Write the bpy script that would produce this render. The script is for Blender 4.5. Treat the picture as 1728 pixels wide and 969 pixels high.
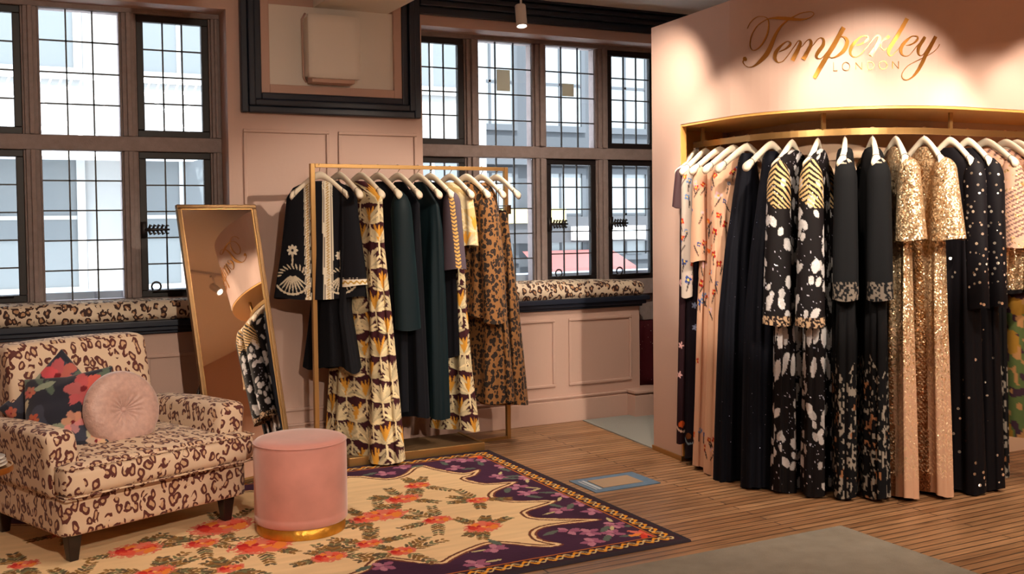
import bpy, bmesh, math, random
import numpy as np
from mathutils import Vector, Matrix
PI = math.pi
random.seed(4)
for o in list(bpy.data.objects): bpy.data.objects.remove(o)
sc = bpy.context.scene
COL = sc.collection

# ------------------------------------------------------------------ camera
cd = bpy.data.cameras.new('camera'); cam = bpy.data.objects.new('camera', cd); COL.objects.link(cam)
cd.sensor_width = 36.0; cd.lens = 1747.11/1728*36.0; cd.shift_y = -(484.5-433.227)/1728; cd.clip_start = .05; cd.clip_end = 200
_p, _r, _y = .036087, -.01128, .47286
F = Vector((math.sin(_y)*math.cos(_p), math.cos(_y)*math.cos(_p), -math.sin(_p)))
R0 = Vector((math.cos(_y), -math.sin(_y), 0)); U0 = R0.cross(F)
Rv = R0*math.cos(_r)+U0*math.sin(_r); Uv = -R0*math.sin(_r)+U0*math.cos(_r)
M = Matrix(((Rv.x, Uv.x, -F.x, 0), (Rv.y, Uv.y, -F.y, 0), (Rv.z, Uv.z, -F.z, 1.5), (0, 0, 0, 1)))
cam.matrix_world = M
sc.camera = cam
# ------------------------------------------------------------------ view, world, light levels
sc.view_settings.view_transform = 'Standard'; sc.view_settings.look = 'None'
sc.view_settings.gamma = 1; sc.view_settings.exposure = 0.2; sc.view_settings.use_curve_mapping = False
sc.cycles.caustics_reflective = False; sc.cycles.caustics_refractive = False
sc.cycles.sample_clamp_indirect = 6; sc.cycles.transparent_max_bounces = 24; sc.cycles.max_bounces = 8
sc.cycles.use_denoising = True
W = bpy.data.worlds.new('sky'); sc.world = W; W.use_nodes = True
wn = W.node_tree; wn.nodes.clear()
wo = wn.nodes.new('ShaderNodeOutputWorld'); wb = wn.nodes.new('ShaderNodeBackground')
wt = wn.nodes.new('ShaderNodeTexCoord'); ws = wn.nodes.new('ShaderNodeSeparateXYZ'); wr = wn.nodes.new('ShaderNodeValToRGB')
wn.links.new(wt.outputs['Generated'], ws.inputs[0]); wn.links.new(ws.outputs['Z'], wr.inputs[0])
wr.color_ramp.elements[0].position = 0.0; wr.color_ramp.elements[0].color = (.95, .97, 1, 1)
wr.color_ramp.elements[1].position = .7; wr.color_ramp.elements[1].color = (.80, .90, 1, 1)
wn.links.new(wr.outputs[0], wb.inputs[0]); wb.inputs[1].default_value = 6.5
wn.links.new(wb.outputs[0], wo.inputs[0])
sd = bpy.data.lights.new('sun', 'SUN'); sd.energy = 15; sd.angle = .03; sd.color = (1, .96, .9)
sun = bpy.data.objects.new('sun', sd); COL.objects.link(sun); sun.rotation_euler = (math.radians(38), 0, math.radians(-14))
WARM = (1.0, .84, .66)
NICHE_W = 6
SPOT_W = 130        # base wattage of the ceiling spots

# ------------------------------------------------------------------ helpers
def tag(o, label=None, cat=None, group=None, kind=None):
    if label: o['label'] = label
    if cat: o['category'] = cat
    if group: o['group'] = group
    if kind: o['kind'] = kind
    return o
def thing(name, label, cat, loc=(0, 0, 0), rz=0, group=None):
    o = bpy.data.objects.new(name, None); COL.objects.link(o)
    o.location = loc; o.rotation_euler = (0, 0, rz); o.empty_display_size = .1
    return tag(o, label, cat, group)
class MB:
    def __init__(s): s.v = []; s.f = []
    def add(s, v, f):
        b = len(s.v); s.v += [tuple(p) for p in v]; s.f += [tuple(i+b for i in q) for q in f]; return s
    def box(s, x0, x1, y0, y1, z0, z1):
        v = [(x, y, z) for x in (x0, x1) for y in (y0, y1) for z in (z0, z1)]
        return s.add(v, [(0, 1, 3, 2), (4, 6, 7, 5), (0, 4, 5, 1), (2, 3, 7, 6), (0, 2, 6, 4), (1, 5, 7, 3)])
    def prism(s, poly, z0, z1):
        n = len(poly)
        v = [(p[0], p[1], z0) for p in poly]+[(p[0], p[1], z1) for p in poly]
        f = [tuple(range(n-1, -1, -1)), tuple(range(n, 2*n))]+[(i, (i+1) % n, n+(i+1) % n, n+i) for i in range(n)]
        return s.add(v, f)
    def strip(s, a, b, z0, z1):                 # solid wall band between two parallel plan curves
        n = len(a); v = []
        for i in range(n):
            v += [(a[i][0], a[i][1], z0), (a[i][0], a[i][1], z1), (b[i][0], b[i][1], z1), (b[i][0], b[i][1], z0)]
        f = []
        for i in range(n-1):
            for k in range(4): f.append((4*i+k, 4*i+(k+1) % 4, 4*i+4+(k+1) % 4, 4*i+4+k))
        f += [(0, 3, 2, 1), (4*n-4, 4*n-3, 4*n-2, 4*n-1)]
        return s.add(v, f)
    def tube(s, pts, r, n=10, cap=True, sx=1, sy=1, up=None):
        pts = [Vector(p) for p in pts]; m = len(pts); rr = r if isinstance(r, (list, tuple)) else [r]*m
        rings = []; prev = None
        for i, p in enumerate(pts):
            t = (pts[min(i+1, m-1)]-pts[max(i-1, 0)]).normalized()
            if prev is None:
                a = Vector(up) if up else (Vector((0, 0, 1)) if abs(t.z) < .9 else Vector((1, 0, 0)))
            else: a = prev
            u = (a-t*a.dot(t)).normalized(); w = t.cross(u); prev = u
            rings.append([p+u*(rr[i]*sx*math.cos(2*PI*k/n))+w*(rr[i]*sy*math.sin(2*PI*k/n)) for k in range(n)])
        v = [q for rg in rings for q in rg]
        f = [(i*n+k, i*n+(k+1) % n, (i+1)*n+(k+1) % n, (i+1)*n+k) for i in range(m-1) for k in range(n)]
        if cap: f += [tuple(range(n-1, -1, -1)), tuple((m-1)*n+k for k in range(n))]
        return s.add(v, f)
    def lathe(s, prof, n=48, cx=0, cy=0):
        v = []; m = len(prof)
        for r, z in prof:
            for k in range(n): v.append((cx+r*math.cos(2*PI*k/n), cy+r*math.sin(2*PI*k/n), z))
        f = [(i*n+k, i*n+(k+1) % n, (i+1)*n+(k+1) % n, (i+1)*n+k) for i in range(m-1) for k in range(n)]
        f += [tuple(range(n-1, -1, -1)), tuple((m-1)*n+k for k in range(n))]
        return s.add(v, f)
    def xf(s, mat):
        s.v = [tuple(mat @ Vector(p)) for p in s.v]; return s
    def build(s, name, mat, parent=None, smooth=False, bevel=0, seg=2, sub=0):
        me = bpy.data.meshes.new(name); me.from_pydata(s.v, [], s.f); me.materials.append(mat)
        if smooth: me.polygons.foreach_set('use_smooth', [True]*len(me.polygons))
        me.update()
        o = bpy.data.objects.new(name, me); COL.objects.link(o)
        if parent: o.parent = parent
        if bevel:
            b = o.modifiers.new('bevel', 'BEVEL'); b.width = bevel; b.segments = seg; b.limit_method = 'ANGLE'; b.angle_limit = .6
        if sub:
            b = o.modifiers.new('sub', 'SUBSURF'); b.levels = sub; b.render_levels = sub
        return o
def npmesh(name, V, Q, mat, parent=None, col=None, smooth=True):
    me = bpy.data.meshes.new(name)
    nq = len(Q)
    me.vertices.add(len(V)); me.vertices.foreach_set('co', np.asarray(V, np.float32).ravel())
    me.loops.add(nq*4); me.loops.foreach_set('vertex_index', np.asarray(Q, np.int32).ravel())
    me.polygons.add(nq); me.polygons.foreach_set('loop_start', np.arange(0, nq*4, 4, dtype=np.int32))
    me.update(calc_edges=True); me.validate()
    me.materials.append(mat)
    if smooth: me.polygons.foreach_set('use_smooth', np.ones(len(me.polygons), bool))
    if col is not None:
        ca = me.color_attributes.new('Col', 'FLOAT_COLOR', 'POINT')
        ca.data.foreach_set('color', np.asarray(col, np.float32).ravel())
    o = bpy.data.objects.new(name, me); COL.objects.link(o)
    if parent: o.parent = parent
    return o
def gridq(nu, nv, wrap=True):
    u = np.arange(nu if wrap else nu-1); v = np.arange(nv-1)
    U, Vv = np.meshgrid(u, v); U = U.ravel(); Vv = Vv.ravel(); U2 = (U+1) % nu
    return np.stack([Vv*nu+U, Vv*nu+U2, (Vv+1)*nu+U2, (Vv+1)*nu+U], 1)
def softbox(name, c, s, r, mat, parent=None, n=14, puff=(0, 0, 0), flare=None):
    """a rounded, slightly stuffed block with its own evenly spread vertices"""
    g = np.linspace(-1, 1, n); A, B = np.meshgrid(g, g); A = A.ravel(); B = B.ravel(); one = np.ones_like(A)
    V = []; Q = []; b = 0; q = gridq(n, n, False)
    for ax in range(3):
        for sg in (-1, 1):
            P = np.zeros((n*n, 3)); P[:, ax] = sg*one; P[:, (ax+1) % 3] = A; P[:, (ax+2) % 3] = B
            V.append(P); Q.append((q if sg > 0 else q[:, ::-1])+b); b += n*n
    V = np.vstack(V); Q = np.vstack(Q)
    h = np.array(s)/2.0; P = V*h; inner = np.maximum(h-r, 1e-4)
    core = np.clip(P, -inner, inner); d = P-core; L = np.linalg.norm(d, axis=1, keepdims=True); L[L == 0] = 1
    P = core+d/L*np.minimum(r, L if False else r)
    for ax in range(3):
        if puff[ax]:
            a, c2 = (ax+1) % 3, (ax+2) % 3
            P[:, ax] += np.sign(V[:, ax])*(np.abs(V[:, ax]) > .2)*puff[ax]*(1-V[:, a]**2)*(1-V[:, c2]**2)*np.abs(V[:, ax])
    if flare: P = flare(P)
    P = P+np.array(c)
    key = np.round(P*2e4).astype(np.int64); _, idx, inv = np.unique(key, axis=0, return_index=True, return_inverse=True)
    return npmesh(name, P[idx], inv.ravel()[Q], mat, parent)

# ------------------------------------------------------------------ materials
def nodes(m):
    m.use_nodes = True; nt = m.node_tree; return nt, nt.nodes['Principled BSDF'], nt.nodes['Material Output']
def mat(name, col, rough=.6, metal=0, bump=0, bscale=60, vary=0, vscale=3, sheen=0, spec=.5, coat=0):
    m = bpy.data.materials.new(name); nt, b, o = nodes(m)
    b.inputs['Base Color'].default_value = (*col, 1); b.inputs['Roughness'].default_value = rough
    b.inputs['Metallic'].default_value = metal; b.inputs['Specular IOR Level'].default_value = spec
    if sheen: b.inputs['Sheen Weight'].default_value = sheen
    if coat: b.inputs['Coat Weight'].default_value = coat
    tc = nt.nodes.new('ShaderNodeTexCoord')
    if bump:
        n = nt.nodes.new('ShaderNodeTexNoise'); n.inputs['Scale'].default_value = bscale; n.inputs['Detail'].default_value = 4
        nt.links.new(tc.outputs['Object'], n.inputs['Vector'])
        bp = nt.nodes.new('ShaderNodeBump'); bp.inputs['Strength'].default_value = bump; bp.inputs['Distance'].default_value = .01
        nt.links.new(n.outputs['Fac'], bp.inputs['Height']); nt.links.new(bp.outputs[0], b.inputs['Normal'])
    if vary:
        n = nt.nodes.new('ShaderNodeTexNoise'); n.inputs['Scale'].default_value = vscale; n.inputs['Detail'].default_value = 5
        nt.links.new(tc.outputs['Object'], n.inputs['Vector'])
        mx = nt.nodes.new('ShaderNodeMix'); mx.data_type = 'RGBA'
        mx.inputs[6].default_value = (*[c*(1-vary) for c in col], 1); mx.inputs[7].default_value = (*[min(1, c*(1+vary)) for c in col], 1)
        nt.links.new(n.outputs['Fac'], mx.inputs[0]); nt.links.new(mx.outputs[2], b.inputs['Base Color'])
    return m
def leopard(name, base, spot, centre, scale, ring=True, rough=.75, stretch=(1, 1, .75), flat=True):
    """animal print; on upholstery the print lies flat on each face (face chosen by the dominant normal)"""
    m = bpy.data.materials.new(name); nt, b, o = nodes(m); N = nt.nodes; L = nt.links
    tc = N.new('ShaderNodeTexCoord'); mp = N.new('ShaderNodeMapping'); mp.inputs['Scale'].default_value = stretch
    def mth(op, x, y=None):
        n = N.new('ShaderNodeMath'); n.operation = op
        for k, q in enumerate((x, y)):
            if q is None: continue
            if isinstance(q, (int, float)): n.inputs[k].default_value = q
            else: L.new(q, n.inputs[k])
        return n.outputs[0]
    if flat:
        sn = N.new('ShaderNodeSeparateXYZ'); L.new(tc.outputs['Normal'], sn.inputs[0]); so_ = N.new('ShaderNodeSeparateXYZ'); L.new(tc.outputs['Object'], so_.inputs[0])
        ax, ay, az = [mth('ABSOLUTE', sn.outputs[k]) for k in range(3)]
        A = mth('GREATER_THAN', ax, mth('MAXIMUM', ay, az)); Bz = mth('MULTIPLY', mth('GREATER_THAN', az, ay), mth('SUBTRACT', 1, A))
        def pick(f, p, q): return mth('ADD', mth('MULTIPLY', f, p), mth('MULTIPLY', mth('SUBTRACT', 1, f), q))
        u = pick(A, so_.outputs[1], so_.outputs[0]); v = pick(Bz, so_.outputs[1], so_.outputs[2])
        cb = N.new('ShaderNodeCombineXYZ'); L.new(u, cb.inputs[0]); L.new(mth('MULTIPLY', v, stretch[2]), cb.inputs[1]); L.new(mth('ADD', mth('MULTIPLY', A, 3.3), mth('MULTIPLY', Bz, 7.7)), cb.inputs[2])
        vec = cb.outputs[0]
    else:
        L.new(tc.outputs['Object'], mp.inputs[0]); vec = mp.outputs[0]
    ns = N.new('ShaderNodeTexNoise'); ns.inputs['Scale'].default_value = scale*1.0; ns.inputs['Detail'].default_value = 1.5
    L.new(vec, ns.inputs['Vector'])
    sub = N.new('ShaderNodeVectorMath'); sub.operation = 'SUBTRACT'; sub.inputs[1].default_value = (.5, .5, .5); L.new(ns.outputs['Color'], sub.inputs[0])
    sca = N.new('ShaderNodeVectorMath'); sca.operation = 'SCALE'; sca.inputs['Scale'].default_value = 1.0/scale; L.new(sub.outputs[0], sca.inputs[0])
    ad = N.new('ShaderNodeVectorMath'); ad.operation = 'ADD'; L.new(vec, ad.inputs[0]); L.new(sca.outputs[0], ad.inputs[1])
    vo = N.new('ShaderNodeTexVoronoi'); vo.inputs['Scale'].default_value = scale; vo.inputs['Randomness'].default_value = .70; L.new(ad.outputs[0], vo.inputs['Vector'])
    if flat: vo.voronoi_dimensions = '2D'
    n2 = N.new('ShaderNodeTexNoise'); n2.inputs['Scale'].default_value = scale*1.25; n2.inputs['Detail'].default_value = 1; L.new(vec, n2.inputs['Vector'])
    cr = N.new('ShaderNodeValToRGB'); cr.color_ramp.interpolation = 'CONSTANT'; e = cr.color_ramp.elements
    e[0].position = 0; e[0].color = (*(centre if ring else spot), 1); e[1].position = (.18 if ring else .30); e[1].color = (*spot, 1)
    q = e.new(.405 if ring else .50); q.color = (*base, 1)
    L.new(vo.outputs['Distance'], cr.inputs[0])
    br = N.new('ShaderNodeMath'); br.operation = 'LESS_THAN'; br.inputs[1].default_value = .40 if ring else .3; L.new(n2.outputs['Fac'], br.inputs[0])
    mx = N.new('ShaderNodeMix'); mx.data_type = 'RGBA'; mx.inputs[7].default_value = (*base, 1)
    L.new(br.outputs[0], mx.inputs[0]); L.new(cr.outputs[0], mx.inputs[6])
    L.new(mx.outputs[2], b.inputs['Base Color']); b.inputs['Roughness'].default_value = rough
    b.inputs['Sheen Weight'].default_value = .1
    return m
def painted(name, rough=.7, sparkle=0.0, cells=130, sheen=0, alpha_metal=True):
    """fabric coloured by its own woven/printed pattern (mesh colour attribute); the attribute's alpha marks sequins"""
    m = bpy.data.materials.new(name); nt, b, o = nodes(m); N = nt.nodes; L = nt.links
    at = N.new('ShaderNodeAttribute'); at.attribute_name = 'Col'; L.new(at.outputs['Color'], b.inputs['Base Color'])
    b.inputs['Roughness'].default_value = rough; b.inputs['Specular IOR Level'].default_value = .2
    if sheen: b.inputs['Sheen Weight'].default_value = sheen
    if sparkle:
        tc = N.new('ShaderNodeTexCoord'); vo = N.new('ShaderNodeTexVoronoi'); vo.inputs['Scale'].default_value = cells
        L.new(tc.outputs['Object'], vo.inputs['Vector'])
        s1 = N.new('ShaderNodeVectorMath'); s1.operation = 'SUBTRACT'; s1.inputs[1].default_value = (.5, .5, .5); L.new(vo.outputs['Color'], s1.inputs[0])
        ml = N.new('ShaderNodeMath'); ml.operation = 'MULTIPLY'; ml.inputs[1].default_value = sparkle; L.new(at.outputs['Alpha'], ml.inputs[0])
        s2 = N.new('ShaderNodeVectorMath'); s2.operation = 'SCALE'; L.new(s1.outputs[0], s2.inputs[0]); L.new(ml.outputs[0], s2.inputs['Scale'])
        ge = N.new('ShaderNodeNewGeometry'); s3 = N.new('ShaderNodeVectorMath'); s3.operation = 'ADD'
        L.new(ge.outputs['Normal'], s3.inputs[0]); L.new(s2.outputs[0], s3.inputs[1])
        s4 = N.new('ShaderNodeVectorMath'); s4.operation = 'NORMALIZE'; L.new(s3.outputs[0], s4.inputs[0]); L.new(s4.outputs[0], b.inputs['Normal'])
        mt = N.new('ShaderNodeMath'); mt.operation = 'MULTIPLY'; mt.inputs[1].default_value = .85; L.new(at.outputs['Alpha'], mt.inputs[0]); L.new(mt.outputs[0], b.inputs['Metallic'])
        mr = N.new('ShaderNodeMapRange'); mr.inputs[3].default_value = rough; mr.inputs[4].default_value = .28
        L.new(at.outputs['Alpha'], mr.inputs[0]); L.new(mr.outputs[0], b.inputs['Roughness'])
    return m
def speckled(name, base, dot, scale, rad=.16, rough=.7, dr=.2):
    """dark cloth sewn with small shiny sequins"""
    m = bpy.data.materials.new(name); nt, b, o = nodes(m); N = nt.nodes; L = nt.links; b.inputs['Specular IOR Level'].default_value = .15
    tc = N.new('ShaderNodeTexCoord'); vo = N.new('ShaderNodeTexVoronoi'); vo.inputs['Scale'].default_value = scale; L.new(tc.outputs['Object'], vo.inputs['Vector'])
    lt = N.new('ShaderNodeMath'); lt.operation = 'LESS_THAN'; lt.inputs[1].default_value = rad; L.new(vo.outputs['Distance'], lt.inputs[0])
    mx = N.new('ShaderNodeMix'); mx.data_type = 'RGBA'; mx.inputs[6].default_value = (*base, 1); mx.inputs[7].default_value = (*dot, 1)
    L.new(lt.outputs[0], mx.inputs[0]); L.new(mx.outputs[2], b.inputs['Base Color'])
    mt = N.new('ShaderNodeMath'); mt.operation = 'MULTIPLY'; mt.inputs[1].default_value = .8; L.new(lt.outputs[0], mt.inputs[0]); L.new(mt.outputs[0], b.inputs['Metallic'])
    mr = N.new('ShaderNodeMapRange'); mr.inputs[3].default_value = rough; mr.inputs[4].default_value = dr; L.new(lt.outputs[0], mr.inputs[0]); L.new(mr.outputs[0], b.inputs['Roughness'])
    s1 = N.new('ShaderNodeVectorMath'); s1.operation = 'SUBTRACT'; s1.inputs[1].default_value = (.5, .5, .5); L.new(vo.outputs['Color'], s1.inputs[0])
    s2 = N.new('ShaderNodeVectorMath'); s2.operation = 'SCALE'; L.new(s1.outputs[0], s2.inputs[0]); L.new(lt.outputs[0], s2.inputs['Scale'])
    ge = N.new('ShaderNodeNewGeometry'); s3 = N.new('ShaderNodeVectorMath'); s3.operation = 'ADD'; L.new(ge.outputs['Normal'], s3.inputs[0]); L.new(s2.outputs[0], s3.inputs[1])
    s4 = N.new('ShaderNodeVectorMath'); s4.operation = 'NORMALIZE'; L.new(s3.outputs[0], s4.inputs[0]); L.new(s4.outputs[0], b.inputs['Normal'])
    return m
PINK = (.60, .405, .335)
M_wall = mat('wall_paint', PINK, .6, bump=.05, bscale=40)
M_ceil = mat('ceiling_paint', (.88, .83, .76), .8, bump=.04, bscale=30)
M_navy = mat('navy_gloss_paint', (.014, .020, .038), .38, bump=.03, bscale=12)
M_stone = mat('window_stone', (.31, .245, .235), .8, bump=.35, bscale=90, vary=.25, vscale=22)
M_iron = mat('black_casement', (.012, .008, .009), .5)
M_lead = mat('lead_came', (.06, .06, .062), .5, .3)
M_brass = mat('brushed_brass', (.50, .30, .115), .36, .85, bump=.02, bscale=200)
M_gold = mat('gold_foil', (.50, .22, .045), .33, .9)
M_soffit = mat('niche_gold_paint', (.88, .47, .13), .4, .25)
M_niche = mat('niche_back_paint', (.66, .46, .32), .7)
M_white = mat('white_enamel', (.72, .66, .60), .4)
M_hanger = mat('white_hanger_paint', (.80, .70, .56), .38)
M_chrome = mat('chrome_hook', (.75, .7, .65), .15, 1)
M_black = mat('black_cloth', (.0045, .0045, .007), .95, bump=.2, bscale=150, spec=.12)
M_blackv = mat('black_velvet', (.004, .005, .009), .8, sheen=.04, spec=.15)
M_teal = mat('dark_teal_velvet', (.003, .011, .016), .6, sheen=.10, spec=.2)
M_teal.node_tree.nodes['Principled BSDF'].inputs['Sheen Tint'].default_value = (.25, .6, .65, 1)
M_char = mat('charcoal_cloth', (.009, .009, .012), .9, bump=.3, bscale=160, spec=.15)
M_greyj = mat('grey_wool', (.09, .075, .085), .9, bump=.3, bscale=160)
M_leo = leopard('leopard_upholstery', (.72, .54, .39), (.105, .022, .017), (.60, .38, .23), 22)
M_leoc = leopard('leopard_window_cushion', (.76, .62, .47), (.045, .014, .010), (.5, .28, .15), 23)
M_leod = leopard('leopard_dress', (.30, .135, .04), (.014, .006, .004), (.1, .04, .02), 38, ring=False, rough=.8, stretch=(1, 1, .8), flat=False)
M_pinkv = mat('pink_velvet', (.60, .25, .21), .75, sheen=.6, vary=.30, vscale=6)
M_wood_dark = mat('dark_walnut', (.018, .010, .009), .35)
M_tull = mat('nude_tulle', (.62, .38, .24), .8, bump=.2, bscale=100, sheen=.2)
PT = painted('printed_cloth', .85, 0)
PS = painted('sequin_cloth', .7, 1.1, 170)
def glass_mat():
    m = bpy.data.materials.new('window_glass'); m.use_nodes = True; nt = m.node_tree; nt.nodes.clear()
    o = nt.nodes.new('ShaderNodeOutputMaterial'); t = nt.nodes.new('ShaderNodeBsdfTransparent'); g = nt.nodes.new('ShaderNodeBsdfGlossy')
    t.inputs[0].default_value = (.93, .97, 1, 1); g.inputs['Roughness'].default_value = .03
    x = nt.nodes.new('ShaderNodeMixShader'); fr = nt.nodes.new('ShaderNodeFresnel'); fr.inputs[0].default_value = 1.45
    nt.links.new(fr.outputs[0], x.inputs[0]); nt.links.new(t.outputs[0], x.inputs[1]); nt.links.new(g.outputs[0], x.inputs[2]); nt.links.new(x.outputs[0], o.inputs[0])
    return m
M_glass = glass_mat()
M_mirror = mat('mirror_glass', (.86, .80, .74), .015, 1)
def emit(name, col, s):
    m = bpy.data.materials.new(name); nt, b, o = nodes(m)
    b.inputs['Emission Color'].default_value = (*col, 1); b.inputs['Emission Strength'].default_value = s; b.inputs['Base Color'].default_value = (*col, 1); return m
M_bulb = emit('lamp_lens', (1, .9, .75), 12)
def floor_mat():
    m = bpy.data.materials.new('oak_boards'); nt, b, o = nodes(m); N = nt.nodes; L = nt.links
    tc = N.new('ShaderNodeTexCoord'); br = N.new('ShaderNodeTexBrick'); L.new(tc.outputs['Object'], br.inputs['Vector'])
    br.offset = .37; br.inputs['Scale'].default_value = 1; br.inputs['Brick Width'].default_value = 2.1; br.inputs['Row Height'].default_value = .052
    br.inputs['Mortar Size'].default_value = .0040; br.inputs['Mortar Smooth'].default_value = .25; br.inputs['Bias'].default_value = 0
    br.inputs['Color1'].default_value = (.46, .25, .125, 1); br.inputs['Color2'].default_value = (.30, .145, .065, 1); br.inputs['Mortar'].default_value = (.035, .015, .008, 1)
    mp = N.new('ShaderNodeMapping'); mp.inputs['Scale'].default_value = (1.5, 26, 1); L.new(tc.outputs['Object'], mp.inputs[0])
    ns = N.new('ShaderNodeTexNoise'); ns.inputs['Scale'].default_value = 2.2; ns.inputs['Detail'].default_value = 6; ns.inputs['Roughness'].default_value = .65; L.new(mp.outputs[0], ns.inputs['Vector'])
    n2 = N.new('ShaderNodeTexNoise'); n2.inputs['Scale'].default_value = 1.4; n2.inputs['Detail'].default_value = 3; L.new(tc.outputs['Object'], n2.inputs['Vector'])
    r1 = N.new('ShaderNodeMapRange'); r1.inputs[1].default_value = .3; r1.inputs[2].default_value = .7; r1.inputs[3].default_value = .42; r1.inputs[4].default_value = 1.3; L.new(ns.outputs['Fac'], r1.inputs[0])
    r2 = N.new('ShaderNodeMapRange'); r2.inputs[1].default_value = .3; r2.inputs[2].default_value = .7; r2.inputs[3].default_value = .75; r2.inputs[4].default_value = 1.15; L.new(n2.outputs['Fac'], r2.inputs[0])
    mu = N.new('ShaderNodeMath'); mu.operation = 'MULTIPLY'; L.new(r1.outputs[0], mu.inputs[0]); L.new(r2.outputs[0], mu.inputs[1])
    sc_ = N.new('ShaderNodeVectorMath'); sc_.operation = 'SCALE'; L.new(br.outputs['Color'], sc_.inputs[0]); L.new(mu.outputs[0], sc_.inputs['Scale'])
    L.new(sc_.outputs[0], b.inputs['Base Color'])
    r3 = N.new('ShaderNodeMapRange'); r3.inputs[3].default_value = .28; r3.inputs[4].default_value = .5; L.new(ns.outputs['Fac'], r3.inputs[0]); L.new(r3.outputs[0], b.inputs['Roughness'])
    bp = N.new('ShaderNodeBump'); bp.inputs['Strength'].default_value = .4; bp.inputs['Distance'].default_value = .004
    iv = N.new('ShaderNodeMath'); iv.operation = 'SUBTRACT'; iv.inputs[0].default_value = 1; L.new(br.outputs['Fac'], iv.inputs[1]); L.new(iv.outputs[0], bp.inputs['Height']); L.new(bp.outputs[0], b.inputs['Normal'])
    return m

# ------------------------------------------------------------------ the room
def struct(name, mb, m, parent=None, bevel=0):
    o = mb.build(name, m, parent, bevel=bevel)
    if not parent: o['kind'] = 'structure'
    return o
CZ = 3.05
struct('floor', MB().box(-2.6, 8, -2.6, 7.2, -.12, 0), floor_mat())
struct('ceiling', MB().box(-2.6, 8, -2.6, 7.0, CZ, CZ+.1), M_ceil)
struct('wall_left', MB().box(-2.7, -2.6, -2.6, 7.0, 0, CZ), M_wall)
struct('wall_back', MB().box(-2.6, 8, -2.7, -2.6, 0, CZ), M_wall)
struct('wall_right', MB().box(8, 8.1, -2.6, 7.0, 0, CZ), M_wall)
YW = 6.60; YG = 6.85
wl = MB()
wl.box(1.39, 2.70, YW, 7.0, 0, CZ)                      # pier between the windows
wl.box(-2.6, 1.39, YW, 7.0, 2.83, CZ); wl.box(2.70, 5.3, YW, 7.0, 2.83, CZ)
wl.box(-2.6, 1.39, YW, 7.0, 0, .83); wl.box(2.70, 4.466, YW, 7.0, 0, .83)
wl.box(-2.6, -1.9, YW, 7.0, .83, 2.83)
wl.box(5.3, 8, YW, 7.0, 0, CZ)
struct('wall_front', wl, M_wall)
struct('wall_recess', MB().box(4.466, 5.3, 6.88, 7.0, 0, .98), M_stone)
def panel(x0, x1, z0, z1, name, w=.022, y=YW, p=.014):
    b = MB()
    b.box(x0, x1, y-p, y, z1-w, z1); b.box(x0, x1, y-p, y, z0, z0+w); b.box(x0, x0+w, y-p, y, z0+w, z1-w); b.box(x1-w, x1, y-p, y, z0+w, z1-w)
    struct(name, b, M_wall, bevel=.006)
i = 1
for x0, x1, z0, z1 in ((1.48, 2.04, .27, 2.09), (2.10, 2.655, .27, 2.09), (.87, 1.34, .27, .70), (.25, .80, .27, .70), (-.45, .18, .27, .70), (2.76, 3.72, .265, .765), (3.835, 4.39, .265, .765)):
    panel(x0, x1, z0, z1, 'trim_%d' % i); i += 1
bb = MB(); bb.box(-2.6, 4.36, YW-.035, YW, 0, .165); bb.box(-2.6, 4.36, YW-.024, YW, .165, .178); bb.box(-2.6, 4.36, YW-.034, YW, .178, .192)
struct('baseboard_front', bb, M_wall, bevel=.004)
bb = MB(); bb.box(4.33, 5.3, 6.46, 6.88, 0, .165); bb.box(4.34, 5.3, 6.475, 6.88, .165, .178); bb.box(4.325, 5.3, 6.455, 6.88, .178, .20)
struct('baseboard_step', bb, M_wall, bevel=.004)
# window seat ledges in navy gloss
for k, (x0, x1) in enumerate(((-2.6, 1.40), (2.69, 4.52))):
    b = MB(); b.box(x0, x1, 6.53, 6.88, .875, .912); b.box(x0, x1-.02, 6.55, 6.88, .848, .875); b.box(x0, x1-.04, 6.575, 6.88, .828, .848)
    struct('trim_%d' % (20+k), b, M_navy, bevel=.006)
# moulded navy frame over the pier and the cornice
def frame_uv(b, x0, x1, z0, z1, w, y0, y1):            # U shape open at the top
    b.box(x0, x0+w, y0, y1, z0, z1); b.box(x1-w, x1, y0, y1, z0, z1); b.box(x0+w, x1-w, y0, y1, z0, z0+w)
b = MB(); frame_uv(b, 1.467, 2.675, 2.19, CZ, .045, YW-.05, YW); frame_uv(b, 1.512, 2.63, 2.235, CZ, .04, YW-.065, YW); frame_uv(b, 1.552, 2.59, 2.275, CZ, .045, YW-.04, YW)
struct('trim_30', b, M_navy, bevel=.008)
b = MB(); frame_uv(b, 1.597, 2.545, 2.32, CZ, .055, YW-.03, YW)
struct('trim_31', b, M_wall, bevel=.004)
struct('trim_34', MB().box(1.652, 2.49, YW-.008, YW, 2.375, 2.885), M_ceil, bevel=.002)
b = MB(); b.box(2.675, 5.3, YW-.03, YW, 2.90, 2.955); b.box(2.675, 5.3, YW-.06, YW, 2.955, 2.995); b.box(2.675, 5.3, YW-.09, YW, 2.995, 3.03); b.box(2.675, 5.3, YW-.12, YW, 3.034, CZ)
struct('trim_32', b, M_navy, bevel=.006)
struct('trim_33', MB().box(1.95, 2.46, -2.0, 6.60, 2.885, CZ), M_ceil)   # boxed beam
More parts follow.
